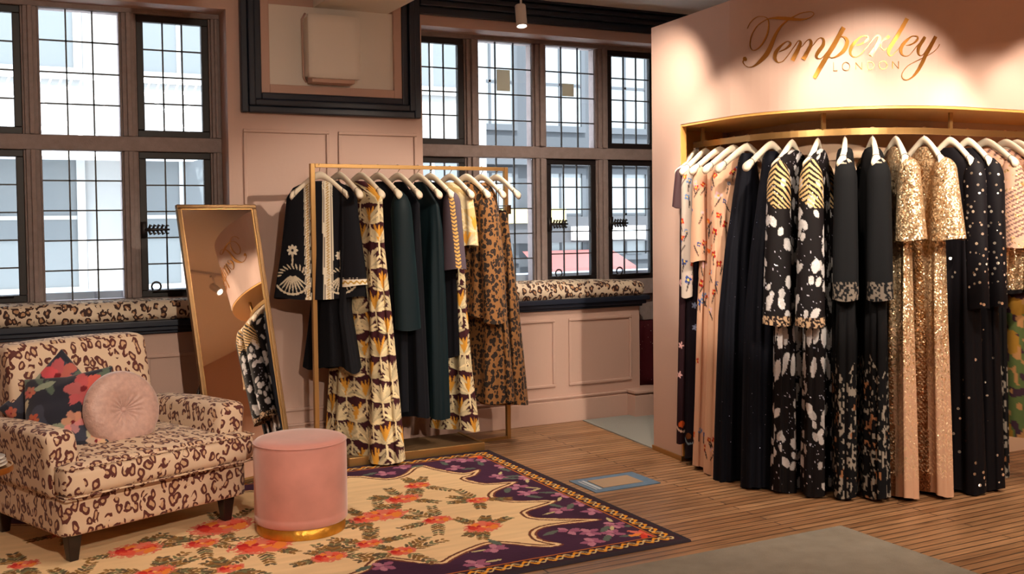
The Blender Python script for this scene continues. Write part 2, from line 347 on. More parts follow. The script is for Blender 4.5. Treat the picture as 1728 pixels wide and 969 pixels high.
# ------------------------------------------------------------------ leaded windows
def window(name, lights, x_end0, x_end1, zlo, ztr0, ztr1, ztop):
    """lights: (x0,x1,upper casement?,lower casement?,columns)"""
    st = MB(); yF, yB = 6.80, 6.93
    st.box(x_end0, x_end1, yF, yB, ztop-.0, 2.86); st.box(x_end0, x_end1, yF, yB, .90, zlo); st.box(x_end0, x_end1, yF, yB, ztr0, ztr1)
    xs = [x_end0]+[c for l in lights for c in l[:2]]+[x_end1]
    for a, c in zip(xs[0::2], xs[1::2]):
        if c-a > .004:
            for z0, z1 in ((zlo, ztr0), (ztr1, ztop)):
                st.box(a, c, yF, yB, z0, z1); st.box(a+(c-a)*.32, c-(c-a)*.32, yF-.025, yF, z0, z1)
    for l in lights:                                    # thin inner fillets of each opening
        for z0, z1 in ((zlo, ztr0), (ztr1, ztop)):
            st.box(l[0], l[0]+.012, yF+.02, yB, z0, z1); st.box(l[1]-.012, l[1], yF+.02, yB, z0, z1)
    root = struct(name, st, M_stone, bevel=.008)
    for (x0, x1, up, lo, cols) in lights:
        for part, z0, z1, case, rows in (('up', ztr1, ztop, up, 4), ('lo', zlo, ztr0, lo, 5)):
            g0, g1, h0, h1 = x0+.012, x1-.012, z0, z1
            if case:
                f = MB(); w = .043
                f.box(g0, g1, 6.83, 6.875, z0, z0+w); f.box(g0, g1, 6.83, 6.875, z1-w, z1); f.box(g0, g0+w, 6.83, 6.875, z0+w, z1-w); f.box(g1-w, g1, 6.83, 6.875, z0+w, z1-w)
                fr = f.build('casement_frame', M_iron, root, bevel=.004)
                g0 += w; g1 -= w; h0 += w; h1 -= w
            le = MB(); r = .0045
            for c in range(1, cols): x = g0+(g1-g0)*c/cols; le.box(x-r, x+r, 6.846, 6.858, h0, h1)
            for c in range(1, rows):
                z = h0+(h1-h0)*c/rows; le.box(g0, g1, 6.846, 6.858, z-r, z+r)
            le.build('leading', M_lead, root)
            MB().box(g0, g1, 6.850, 6.854, h0, h1).build('window_pane', M_glass, root)
            if case and part == 'lo':
                zc = 1.46; s = 1; hx = g0-.02
                h = MB()
                h.box(hx-.02, hx+.012, 6.81, 6.832, zc-.05, zc+.05)
                h.tube([(hx, 6.82, zc), (hx+.06, 6.81, zc), (hx+.15, 6.812, zc)], [.012, .010, .006], 8)
                for k in range(5):
                    a = hx+.025+.025*k
                    for sg in (-1, 1): h.tube([(a, 6.815, zc+sg*.006), (a+.010, 6.815, zc+sg*.028), (a+.022, 6.815, zc+sg*.022)], [.007, .009, .004], 6)
                h.build('casement_handle', M_iron, root, smooth=True)
                s_ = MB(); zs = h0-.005
                s_.tube([(g0+.02, 6.80, zs), (g0+.07, 6.80, zs), (g1-.03, 6.815, zs)], .006, 6)
                s_.tube([(g0+.04+.028*math.cos(t), 6.80, zs+.03+.028*math.sin(t)) for t in np.linspace(-1.5, 4.0, 14)], .006, 6)
                s_.build('casement_stay', M_iron, root, smooth=True)
    return root
window('window_1', [(-.86, -.40, True, True, 3), (-.30, .245, True, True, 3), (.322, .795, False, False, 3), (.872, 1.335, True, True, 3)], -1.9, 1.39, 1.035, 1.948, 2.040, 2.80)
window('window_2', [(2.70, 3.13, True, True, 3), (3.222, 3.690, False, False, 3), (3.780, 4.240, False, True, 3), (4.325, 4.79, True, True, 3)], 2.70, 5.3, 1.02, 1.952, 2.040, 2.80)

M_patch = mat('old_beige_glass', (.75, .62, .42), .4); M_patch.node_tree.nodes['Principled BSDF'].inputs['Transmission Weight'].default_value = .5
w2 = bpy.data.objects['window_2']
MB().box(3.392, 3.50, 6.842, 6.849, 2.445, 2.60).build('patched_pane', M_patch, w2)
MB().box(3.945, 4.045, 6.842, 6.849, 2.43, 2.525).build('patched_pane', M_patch, w2)

# ------------------------------------------------------------------ curved display wall
def pcurve(off, x_end=7.0, y0=5.51):
    r = .85-off; pts = [(3.76+off+(y0-4.64)*.0862, y0)]
    for k in range(25):
        a = PI+PI/2*k/24; pts.append((4.61+r*math.cos(a), 4.64+r*math.sin(a)))
    pts.append((x_end, 3.79+off)); return pts
c0 = pcurve(0); c5 = pcurve(.55); c6 = pcurve(.62)
wp = MB(); wp.strip(c0, c5, 2.066, 2.71)
wp.prism([(3.835, 5.51), (3.803, 5.165), (3.845, 5.165), (3.875, 5.43), (4.42, 5.43), (4.42, 5.51)], 0.028, 2.066)
struct('wall_partition', wp, M_wall)
nb = MB(); nb.strip(c5, c6, 0, 2.066); struct('wall_niche', nb, M_niche)
e1 = pcurve(.004, 6.99, 5.43); e2 = pcurve(.545, 6.99, 5.43)
so = MB(); so.strip(e1, e2, 2.052, 2.066); so.box(3.806, 3.842, 5.156, 5.165, .03, 2.052); so.box(3.88, 4.33, 5.42, 5.43, .03, 2.052); struct('trim_40', so, M_soffit)
struct('baseboard_partition', MB().prism([(3.828, 5.52), (3.792, 5.155), (3.85, 5.155), (3.88, 5.52)], 0, .03), M_brass)
def on_curve(s):
    pts = [np.array(p) for p in c0]; 
    for a, b_ in zip(pts[:-1], pts[1:]):
        L = np.hypot(*(b_-a))
        if s <= L: t = (b_-a)/L; return a+t*s, np.array([t[1], -t[0]])
        s -= L
    return pts[-1], np.array([0, -1])

SIGN=[[(1.014,2.531,1.012,2.532),(1.017,2.536,1.015,2.537),(1.020,2.541,1.018,2.542),(1.023,2.546,1.021,2.547),(1.027,2.551,1.024,2.552),(1.030,2.556,1.028,2.557),(1.035,2.560,1.032,2.562),(1.040,2.564,1.038,2.566),(1.046,2.568,1.044,2.571),(1.052,2.573,1.050,2.575),(1.059,2.576,1.057,2.579),(1.065,2.579,1.064,2.582),(1.072,2.582,1.070,2.584),(1.079,2.583,1.077,2.586),(1.085,2.584,1.085,2.587),(1.093,2.584,1.092,2.587),(1.099,2.583,1.099,2.586),(1.106,2.582,1.106,2.585),(1.112,2.581,1.113,2.584),(1.118,2.579,1.119,2.582),(1.124,2.577,1.125,2.580),(1.129,2.574,1.131,2.577),(1.135,2.571,1.137,2.574),(1.139,2.568,1.142,2.570),(1.142,2.564,1.146,2.566),(1.145,2.560,1.149,2.561),(1.147,2.555,1.152,2.556),(1.148,2.550,1.153,2.550),(1.149,2.545,1.154,2.544),(1.149,2.539,1.155,2.538),(1.149,2.532,1.155,2.531),(1.148,2.526,1.155,2.524),(1.147,2.518,1.155,2.517),(1.146,2.511,1.154,2.509),(1.144,2.503,1.152,2.501),(1.142,2.496,1.151,2.493),(1.140,2.489,1.148,2.486),(1.137,2.482,1.146,2.478),(1.134,2.476,1.142,2.471),(1.131,2.469,1.139,2.465),(1.127,2.463,1.135,2.458),(1.123,2.457,1.131,2.452),(1.119,2.451,1.126,2.446),(1.115,2.445,1.122,2.441),(1.111,2.439,1.117,2.435),(1.106,2.434,1.112,2.429),(1.101,2.429,1.106,2.424),(1.096,2.424,1.101,2.420),(1.091,2.420,1.095,2.416),(1.085,2.417,1.089,2.412),(1.079,2.414,1.082,2.409),(1.073,2.411,1.075,2.407),(1.067,2.410,1.069,2.405),(1.061,2.409,1.062,2.404),(1.056,2.409,1.057,2.404),(1.053,2.409,1.051,2.406),(1.049,2.411,1.046,2.408),(1.046,2.413,1.042,2.411),(1.043,2.417,1.039,2.415),(1.040,2.420,1.036,2.419),(1.038,2.424,1.034,2.423),(1.036,2.427,1.032,2.427),(1.035,2.431,1.030,2.431),(1.034,2.436,1.029,2.436),(1.033,2.440,1.029,2.441),(1.033,2.446,1.029,2.446),(1.034,2.451,1.029,2.452),(1.035,2.458,1.030,2.459),(1.036,2.465,1.032,2.466),(1.038,2.473,1.034,2.474),(1.041,2.481,1.036,2.482),(1.044,2.488,1.040,2.490),(1.047,2.495,1.043,2.497),(1.051,2.502,1.048,2.504),(1.056,2.509,1.053,2.511),(1.062,2.515,1.058,2.518),(1.067,2.522,1.064,2.524),(1.073,2.527,1.069,2.530),(1.078,2.532,1.075,2.535),(1.083,2.537,1.081,2.539),(1.089,2.540,1.086,2.543),(1.095,2.543,1.092,2.546),(1.100,2.546,1.098,2.549),(1.106,2.549,1.103,2.552),(1.111,2.551,1.109,2.554),(1.116,2.553,1.114,2.556),(1.121,2.555,1.118,2.558),(1.125,2.557,1.123,2.560),(1.130,2.558,1.128,2.562),(1.135,2.559,1.133,2.563),(1.140,2.560,1.138,2.564),(1.145,2.560,1.143,2.566),(1.151,2.561,1.149,2.566),(1.156,2.561,1.154,2.567),(1.161,2.560,1.160,2.568),(1.167,2.560,1.166,2.568),(1.173,2.559,1.172,2.568),(1.179,2.558,1.178,2.569),(1.186,2.557,1.185,2.568),(1.192,2.556,1.192,2.568),(1.199,2.554,1.199,2.568),(1.206,2.553,1.206,2.568),(1.212,2.552,1.213,2.567),(1.218,2.550,1.219,2.566),(1.225,2.549,1.226,2.565),(1.231,2.547,1.233,2.564),(1.238,2.546,1.239,2.563),(1.244,2.544,1.246,2.562),(1.250,2.543,1.252,2.561),(1.257,2.541,1.258,2.559),(1.263,2.540,1.264,2.558),(1.269,2.539,1.271,2.557),(1.276,2.538,1.277,2.555),(1.282,2.537,1.283,2.554),(1.288,2.536,1.290,2.552),(1.294,2.535,1.296,2.551),(1.301,2.534,1.302,2.549),(1.307,2.533,1.308,2.547),(1.313,2.533,1.314,2.546),(1.320,2.532,1.320,2.544),(1.326,2.531,1.326,2.543),(1.332,2.531,1.331,2.542),(1.337,2.532,1.336,2.542),(1.343,2.532,1.342,2.541),(1.348,2.533,1.347,2.541),(1.353,2.534,1.352,2.541),(1.358,2.534,1.357,2.541),(1.363,2.535,1.361,2.541),(1.368,2.537,1.366,2.542),(1.373,2.538,1.371,2.542),(1.377,2.539,1.375,2.543),(1.381,2.541,1.379,2.545),(1.385,2.543,1.383,2.546),(1.389,2.545,1.387,2.548),(1.392,2.547,1.390,2.550),(1.395,2.550,1.393,2.553),(1.398,2.553,1.395,2.555),(1.400,2.555,1.397,2.557),(1.401,2.558,1.398,2.559),(1.401,2.561,1.398,2.561),(1.400,2.564,1.397,2.562),(1.398,2.567,1.395,2.564),(1.395,2.569,1.393,2.566),(1.392,2.571,1.391,2.568),(1.389,2.572,1.388,2.569),(1.385,2.574,1.385,2.570),(1.381,2.574,1.381,2.571),(1.377,2.575,1.377,2.571),(1.372,2.575,1.372,2.571),(1.367,2.575,1.367,2.571),(1.361,2.575,1.362,2.571),(1.356,2.574,1.357,2.571),(1.350,2.574,1.351,2.570),(1.344,2.574,1.345,2.570),(1.337,2.573,1.338,2.569),(1.331,2.572,1.332,2.568),(1.325,2.571,1.326,2.567),(1.319,2.569,1.321,2.565),(1.313,2.567,1.315,2.563),(1.308,2.565,1.310,2.561),(1.302,2.563,1.304,2.559),(1.297,2.561,1.299,2.557),(1.292,2.559,1.295,2.555),(1.289,2.558,1.291,2.553),(1.285,2.557,1.287,2.552),(1.282,2.556,1.284,2.551),(1.280,2.555,1.282,2.550),(1.277,2.554,1.279,2.549),(1.274,2.552,1.276,2.548),(1.270,2.551,1.273,2.546),(1.267,2.549,1.270,2.545),(1.264,2.548,1.268,2.543),(1.261,2.546,1.265,2.541),(1.258,2.544,1.262,2.539),(1.254,2.542,1.258,2.536),(1.249,2.539,1.254,2.533),(1.244,2.536,1.249,2.530),(1.239,2.532,1.244,2.526),(1.234,2.529,1.240,2.522),(1.228,2.525,1.235,2.518),(1.223,2.521,1.231,2.514),(1.219,2.517,1.227,2.510),(1.214,2.513,1.223,2.505),(1.209,2.508,1.219,2.500),(1.205,2.503,1.216,2.495),(1.200,2.498,1.212,2.490),(1.196,2.493,1.209,2.485),(1.192,2.487,1.205,2.479),(1.187,2.481,1.202,2.473),(1.183,2.475,1.198,2.466),(1.179,2.468,1.195,2.459),(1.175,2.462,1.192,2.453),(1.171,2.455,1.189,2.446),(1.167,2.448,1.186,2.439),(1.163,2.441,1.183,2.432),(1.159,2.433,1.180,2.424),(1.155,2.426,1.177,2.416),(1.152,2.420,1.174,2.409),(1.148,2.413,1.170,2.401),(1.144,2.407,1.167,2.395),(1.141,2.402,1.164,2.389),(1.137,2.396,1.160,2.383),(1.133,2.391,1.156,2.377),(1.129,2.386,1.152,2.371),(1.125,2.382,1.146,2.365),(1.120,2.376,1.140,2.360),(1.115,2.371,1.133,2.354),(1.109,2.366,1.126,2.349),(1.103,2.360,1.119,2.344),(1.097,2.355,1.112,2.340),(1.091,2.350,1.105,2.336),(1.086,2.346,1.099,2.333),(1.081,2.342,1.093,2.329),(1.076,2.338,1.086,2.326),(1.071,2.334,1.080,2.324),(1.067,2.331,1.074,2.322),(1.062,2.329,1.068,2.320),(1.057,2.326,1.061,2.318),(1.051,2.324,1.055,2.317),(1.046,2.322,1.048,2.316),(1.040,2.321,1.042,2.316),(1.035,2.321,1.036,2.315),(1.030,2.321,1.030,2.316),(1.025,2.321,1.024,2.317),(1.020,2.322,1.018,2.318),(1.015,2.324,1.013,2.321),(1.010,2.326,1.008,2.323),(1.005,2.329,1.003,2.326),(1.001,2.331,0.998,2.329),(0.997,2.334,0.994,2.332),(0.994,2.337,0.990,2.336),(0.990,2.341,0.986,2.340),(0.987,2.345,0.983,2.344),(0.985,2.348,0.981,2.347),(0.984,2.351,0.979,2.351),(0.983,2.353,0.978,2.354),(0.984,2.355,0.978,2.357),(0.985,2.357,0.980,2.359),(0.986,2.359,0.981,2.361),(0.988,2.361,0.982,2.364),(0.989,2.363,0.983,2.366)],
[(0.986,2.380,0.999,2.380),(0.986,2.379,1.000,2.378),(0.985,2.378,1.001,2.377),(0.984,2.377,1.002,2.376),(0.983,2.376,1.004,2.375),(0.982,2.374,1.004,2.374),(0.982,2.373,1.005,2.373),(0.982,2.371,1.006,2.372),(0.982,2.369,1.007,2.370),(0.983,2.368,1.007,2.368),(0.983,2.366,1.008,2.366),(0.984,2.364,1.008,2.365),(0.984,2.363,1.008,2.363),(0.985,2.362,1.008,2.362),(0.986,2.361,1.007,2.360),(0.988,2.360,1.006,2.359),(0.989,2.359,1.005,2.358),(0.990,2.358,1.004,2.357),(0.991,2.357,1.004,2.356)],
[(1.213,2.379,1.211,2.382),(1.219,2.380,1.217,2.384),(1.225,2.381,1.223,2.386),(1.231,2.383,1.229,2.388),(1.237,2.384,1.234,2.389),(1.242,2.386,1.240,2.391),(1.248,2.388,1.244,2.393),(1.253,2.389,1.249,2.396),(1.258,2.392,1.253,2.399),(1.263,2.394,1.256,2.402),(1.267,2.397,1.260,2.405),(1.271,2.399,1.263,2.408),(1.274,2.401,1.265,2.410),(1.277,2.404,1.268,2.412),(1.279,2.407,1.269,2.414),(1.280,2.410,1.271,2.416),(1.281,2.413,1.272,2.417),(1.281,2.416,1.273,2.418),(1.281,2.419,1.273,2.419),(1.280,2.422,1.273,2.420),(1.278,2.424,1.273,2.421),(1.276,2.426,1.272,2.423),(1.274,2.428,1.271,2.425),(1.271,2.430,1.269,2.426),(1.268,2.431,1.267,2.427),(1.265,2.432,1.265,2.427),(1.261,2.432,1.262,2.428),(1.258,2.432,1.258,2.428),(1.254,2.432,1.255,2.427),(1.249,2.431,1.251,2.426),(1.245,2.429,1.248,2.424),(1.240,2.427,1.244,2.421),(1.234,2.424,1.240,2.418),(1.228,2.421,1.235,2.414),(1.223,2.417,1.230,2.409),(1.217,2.414,1.226,2.405),(1.212,2.410,1.222,2.400),(1.207,2.406,1.218,2.396),(1.202,2.403,1.215,2.392),(1.198,2.399,1.211,2.387),(1.193,2.394,1.208,2.383),(1.189,2.390,1.206,2.379),(1.186,2.385,1.204,2.375),(1.183,2.381,1.202,2.371),(1.181,2.375,1.200,2.367),(1.179,2.370,1.199,2.363),(1.178,2.365,1.198,2.360),(1.178,2.360,1.197,2.356),(1.178,2.354,1.196,2.353),(1.179,2.349,1.196,2.350),(1.181,2.344,1.196,2.347),(1.184,2.340,1.197,2.344),(1.187,2.336,1.198,2.340),(1.190,2.332,1.200,2.337),(1.193,2.329,1.201,2.334),(1.196,2.327,1.202,2.332),(1.199,2.325,1.204,2.330),(1.202,2.323,1.205,2.329),(1.205,2.322,1.207,2.327),(1.208,2.321,1.209,2.326),(1.212,2.321,1.212,2.326),(1.216,2.321,1.215,2.326),(1.220,2.322,1.219,2.326),(1.224,2.323,1.223,2.326),(1.228,2.324,1.227,2.327),(1.233,2.326,1.231,2.329),(1.238,2.329,1.235,2.332),(1.242,2.332,1.240,2.335),(1.247,2.337,1.244,2.339),(1.252,2.341,1.249,2.344),(1.256,2.346,1.254,2.349),(1.261,2.352,1.259,2.354),(1.266,2.358,1.264,2.360),(1.272,2.364,1.269,2.366),(1.278,2.372,1.275,2.374),(1.283,2.379,1.281,2.381),(1.289,2.387,1.286,2.389),(1.294,2.394,1.292,2.396),(1.299,2.400,1.297,2.402),(1.304,2.405,1.301,2.407),(1.308,2.410,1.305,2.413),(1.311,2.415,1.308,2.417),(1.314,2.419,1.312,2.421),(1.317,2.422,1.314,2.425),(1.320,2.424,1.317,2.428),(1.322,2.424,1.321,2.429),(1.323,2.423,1.324,2.430),(1.324,2.422,1.328,2.429),(1.325,2.421,1.331,2.427),(1.325,2.420,1.334,2.424),(1.325,2.419,1.336,2.421),(1.324,2.418,1.337,2.417),(1.323,2.417,1.337,2.414),(1.323,2.415,1.337,2.410),(1.322,2.412,1.336,2.406),(1.320,2.409,1.335,2.403),(1.319,2.406,1.334,2.399),(1.317,2.403,1.333,2.395),(1.315,2.400,1.332,2.391),(1.313,2.396,1.330,2.387),(1.311,2.392,1.328,2.383),(1.309,2.387,1.326,2.378),(1.305,2.382,1.323,2.372),(1.302,2.375,1.319,2.364),(1.297,2.367,1.315,2.356),(1.292,2.358,1.310,2.347),(1.287,2.349,1.305,2.338),(1.282,2.340,1.300,2.329),(1.277,2.331,1.296,2.320)],
[(1.317,2.382,1.316,2.384),(1.321,2.384,1.319,2.386),(1.325,2.386,1.323,2.389),(1.329,2.388,1.327,2.390),(1.333,2.390,1.331,2.393),(1.336,2.393,1.334,2.395),(1.340,2.395,1.338,2.398),(1.344,2.399,1.342,2.401),(1.348,2.404,1.346,2.406),(1.352,2.408,1.350,2.411),(1.356,2.413,1.353,2.415),(1.360,2.417,1.357,2.420),(1.363,2.420,1.360,2.423),(1.366,2.422,1.363,2.425),(1.369,2.424,1.367,2.428),(1.371,2.425,1.369,2.429),(1.374,2.426,1.372,2.430),(1.375,2.425,1.375,2.431),(1.377,2.425,1.378,2.431),(1.377,2.424,1.381,2.430),(1.378,2.423,1.384,2.428),(1.379,2.421,1.387,2.426),(1.379,2.418,1.389,2.422),(1.380,2.416,1.391,2.419),(1.380,2.414,1.393,2.415),(1.379,2.412,1.393,2.411),(1.379,2.410,1.393,2.407),(1.378,2.407,1.393,2.402),(1.377,2.404,1.392,2.398),(1.375,2.400,1.391,2.394),(1.374,2.397,1.390,2.389),(1.372,2.393,1.388,2.384),(1.370,2.388,1.385,2.379),(1.367,2.384,1.383,2.374),(1.364,2.379,1.380,2.369),(1.361,2.373,1.377,2.363),(1.358,2.368,1.374,2.357),(1.354,2.362,1.371,2.352),(1.351,2.357,1.368,2.345),(1.347,2.350,1.364,2.339),(1.342,2.344,1.360,2.332),(1.338,2.338,1.357,2.326),(1.334,2.332,1.353,2.320)],
[(1.383,2.383,1.381,2.385),(1.385,2.385,1.383,2.387),(1.387,2.386,1.385,2.388),(1.389,2.388,1.387,2.390),(1.391,2.390,1.389,2.392),(1.393,2.392,1.391,2.394),(1.396,2.395,1.394,2.397),(1.399,2.399,1.397,2.401),(1.403,2.404,1.400,2.406),(1.407,2.409,1.404,2.411),(1.411,2.414,1.408,2.416),(1.415,2.418,1.412,2.421),(1.418,2.422,1.416,2.425),(1.422,2.424,1.419,2.428),(1.425,2.426,1.423,2.430),(1.428,2.428,1.427,2.432),(1.431,2.429,1.430,2.433),(1.434,2.429,1.433,2.434),(1.436,2.429,1.437,2.434),(1.438,2.428,1.440,2.433),(1.440,2.426,1.444,2.432),(1.442,2.424,1.447,2.430),(1.443,2.422,1.450,2.427),(1.444,2.420,1.453,2.423),(1.444,2.417,1.455,2.419),(1.444,2.415,1.456,2.414),(1.443,2.411,1.457,2.410),(1.442,2.408,1.456,2.404),(1.441,2.404,1.456,2.399),(1.440,2.400,1.455,2.393),(1.438,2.396,1.453,2.388),(1.435,2.392,1.450,2.382),(1.432,2.388,1.446,2.376),(1.428,2.383,1.442,2.371),(1.423,2.378,1.438,2.365),(1.419,2.373,1.434,2.361),(1.416,2.368,1.431,2.357),(1.413,2.364,1.429,2.353),(1.411,2.360,1.426,2.349),(1.409,2.356,1.424,2.346),(1.407,2.351,1.422,2.343),(1.406,2.347,1.421,2.341),(1.405,2.342,1.420,2.339),(1.406,2.338,1.419,2.338),(1.407,2.334,1.419,2.337),(1.409,2.331,1.419,2.335),(1.412,2.328,1.419,2.333),(1.415,2.326,1.419,2.331),(1.417,2.324,1.421,2.330),(1.420,2.323,1.422,2.328),(1.423,2.322,1.424,2.327),(1.426,2.322,1.427,2.326),(1.430,2.322,1.429,2.326),(1.434,2.322,1.432,2.326),(1.437,2.324,1.436,2.327),(1.441,2.327,1.439,2.330),(1.446,2.330,1.443,2.333),(1.450,2.335,1.448,2.337),(1.455,2.339,1.452,2.342),(1.459,2.344,1.457,2.347),(1.464,2.349,1.461,2.352),(1.468,2.354,1.466,2.357),(1.472,2.360,1.470,2.362),(1.477,2.366,1.474,2.368),(1.481,2.372,1.478,2.374),(1.485,2.377,1.483,2.379),(1.489,2.383,1.487,2.385)],
[(1.540,2.483,1.559,2.470),(1.534,2.472,1.552,2.459),(1.527,2.461,1.546,2.448),(1.521,2.449,1.540,2.437),(1.514,2.438,1.533,2.426),(1.508,2.427,1.527,2.415),(1.502,2.417,1.521,2.404),(1.496,2.406,1.515,2.393),(1.490,2.396,1.509,2.383),(1.484,2.386,1.503,2.373),(1.478,2.376,1.497,2.363),(1.472,2.366,1.491,2.353),(1.466,2.356,1.485,2.343),(1.460,2.346,1.479,2.333),(1.454,2.337,1.473,2.324),(1.449,2.328,1.467,2.315),(1.443,2.318,1.461,2.305),(1.437,2.309,1.455,2.296),(1.431,2.298,1.449,2.286),(1.425,2.287,1.443,2.276),(1.418,2.276,1.436,2.265),(1.412,2.265,1.430,2.253),(1.406,2.253,1.423,2.242),(1.399,2.242,1.417,2.231),(1.393,2.230,1.411,2.219)],
[(1.472,2.327,1.468,2.329),(1.474,2.335,1.471,2.336),(1.477,2.342,1.474,2.344),(1.480,2.350,1.477,2.351),(1.483,2.357,1.480,2.359),(1.486,2.364,1.483,2.366),(1.489,2.370,1.486,2.372),(1.492,2.376,1.488,2.377),(1.494,2.380,1.491,2.382),(1.497,2.384,1.494,2.386),(1.500,2.388,1.497,2.390),(1.503,2.392,1.500,2.394),(1.506,2.395,1.503,2.398),(1.509,2.400,1.506,2.402),(1.512,2.404,1.508,2.406),(1.514,2.408,1.511,2.410),(1.517,2.412,1.514,2.414),(1.520,2.415,1.517,2.418),(1.523,2.418,1.520,2.421),(1.526,2.421,1.523,2.424),(1.530,2.423,1.527,2.427),(1.533,2.425,1.531,2.429),(1.536,2.426,1.535,2.431),(1.540,2.427,1.539,2.432),(1.543,2.426,1.543,2.433),(1.545,2.425,1.547,2.432),(1.548,2.424,1.551,2.431),(1.550,2.421,1.555,2.429),(1.552,2.418,1.559,2.427),(1.554,2.416,1.563,2.425),(1.555,2.413,1.567,2.422),(1.556,2.411,1.569,2.418),(1.557,2.409,1.571,2.415),(1.557,2.406,1.573,2.410),(1.557,2.404,1.575,2.406),(1.557,2.402,1.575,2.401),(1.557,2.399,1.575,2.396),(1.556,2.395,1.574,2.390),(1.555,2.391,1.573,2.384),(1.553,2.386,1.571,2.378),(1.551,2.381,1.569,2.372),(1.549,2.377,1.566,2.367),(1.547,2.372,1.563,2.361),(1.545,2.369,1.560,2.356),(1.542,2.365,1.556,2.352),(1.540,2.361,1.552,2.348),(1.536,2.357,1.548,2.344),(1.533,2.353,1.543,2.341),(1.529,2.350,1.539,2.338),(1.526,2.346,1.534,2.335),(1.522,2.343,1.529,2.332),(1.518,2.339,1.524,2.330),(1.515,2.336,1.519,2.328),(1.511,2.333,1.514,2.326),(1.507,2.331,1.510,2.324),(1.504,2.329,1.506,2.323),(1.500,2.328,1.502,2.322),(1.497,2.327,1.498,2.322),(1.493,2.326,1.494,2.322),(1.490,2.326,1.490,2.322),(1.488,2.326,1.487,2.323),(1.485,2.327,1.484,2.324),(1.483,2.328,1.481,2.325),(1.481,2.330,1.479,2.327),(1.479,2.332,1.477,2.329),(1.477,2.334,1.475,2.331),(1.475,2.336,1.473,2.333)],
[(1.611,2.378,1.610,2.381),(1.616,2.379,1.615,2.383),(1.621,2.380,1.620,2.385),(1.626,2.381,1.625,2.386),(1.632,2.382,1.629,2.388),(1.637,2.384,1.634,2.390),(1.642,2.385,1.638,2.393),(1.647,2.388,1.642,2.395),(1.651,2.390,1.646,2.398),(1.656,2.393,1.650,2.401),(1.661,2.395,1.653,2.405),(1.665,2.398,1.657,2.408),(1.668,2.401,1.659,2.410),(1.670,2.404,1.661,2.412),(1.672,2.408,1.662,2.413),(1.673,2.411,1.664,2.415),(1.673,2.414,1.665,2.416),(1.673,2.417,1.665,2.418),(1.672,2.420,1.666,2.419),(1.671,2.422,1.666,2.420),(1.669,2.425,1.665,2.422),(1.668,2.427,1.664,2.423),(1.665,2.428,1.663,2.424),(1.662,2.429,1.661,2.425),(1.659,2.430,1.659,2.426),(1.655,2.430,1.655,2.426),(1.651,2.430,1.651,2.425),(1.646,2.429,1.647,2.425),(1.641,2.428,1.642,2.424),(1.635,2.427,1.637,2.422),(1.630,2.425,1.633,2.420),(1.625,2.423,1.629,2.417),(1.620,2.420,1.625,2.413),(1.615,2.416,1.622,2.408),(1.610,2.412,1.618,2.404),(1.605,2.408,1.615,2.399),(1.601,2.404,1.611,2.394),(1.597,2.400,1.608,2.390),(1.593,2.396,1.605,2.386),(1.589,2.392,1.601,2.381),(1.586,2.387,1.599,2.377),(1.583,2.383,1.596,2.373),(1.580,2.378,1.594,2.370),(1.578,2.373,1.593,2.366),(1.576,2.369,1.591,2.362),(1.575,2.364,1.590,2.359),(1.574,2.359,1.589,2.356),(1.574,2.355,1.588,2.353),(1.574,2.350,1.587,2.350),(1.575,2.346,1.587,2.347),(1.576,2.341,1.587,2.344),(1.578,2.337,1.587,2.340),(1.580,2.334,1.588,2.337),(1.582,2.330,1.589,2.334),(1.585,2.328,1.590,2.332),(1.587,2.325,1.591,2.330),(1.590,2.323,1.593,2.328),(1.594,2.322,1.595,2.326),(1.597,2.320,1.598,2.325),(1.601,2.320,1.601,2.324),(1.604,2.320,1.604,2.323),(1.608,2.320,1.607,2.323),(1.611,2.321,1.611,2.324),(1.615,2.322,1.614,2.325),(1.619,2.323,1.618,2.326),(1.624,2.326,1.622,2.328),(1.628,2.329,1.626,2.331),(1.633,2.333,1.631,2.335),(1.638,2.338,1.636,2.340),(1.643,2.343,1.641,2.345),(1.648,2.349,1.646,2.351),(1.653,2.355,1.651,2.357),(1.658,2.361,1.656,2.363),(1.663,2.367,1.661,2.369),(1.668,2.374,1.666,2.376),(1.674,2.381,1.671,2.383),(1.679,2.387,1.676,2.389),(1.683,2.394,1.681,2.396),(1.688,2.399,1.685,2.401),(1.692,2.404,1.689,2.407),(1.696,2.409,1.693,2.412),(1.700,2.413,1.697,2.416),(1.703,2.417,1.700,2.420),(1.706,2.420,1.703,2.423),(1.709,2.421,1.707,2.426),(1.712,2.422,1.710,2.428),(1.714,2.422,1.714,2.429),(1.716,2.421,1.717,2.429),(1.718,2.420,1.721,2.429),(1.719,2.419,1.724,2.428),(1.719,2.418,1.727,2.426),(1.719,2.417,1.730,2.423),(1.719,2.416,1.732,2.420),(1.719,2.415,1.733,2.416),(1.718,2.413,1.733,2.412),(1.718,2.410,1.734,2.408),(1.717,2.408,1.733,2.404),(1.716,2.405,1.733,2.400),(1.715,2.402,1.732,2.396),(1.714,2.399,1.730,2.392),(1.712,2.395,1.728,2.387),(1.710,2.390,1.726,2.381),(1.707,2.384,1.722,2.375),(1.702,2.377,1.718,2.367),(1.697,2.369,1.713,2.358),(1.691,2.360,1.707,2.349),(1.685,2.350,1.701,2.339),(1.678,2.340,1.694,2.329),(1.672,2.331,1.689,2.319)],
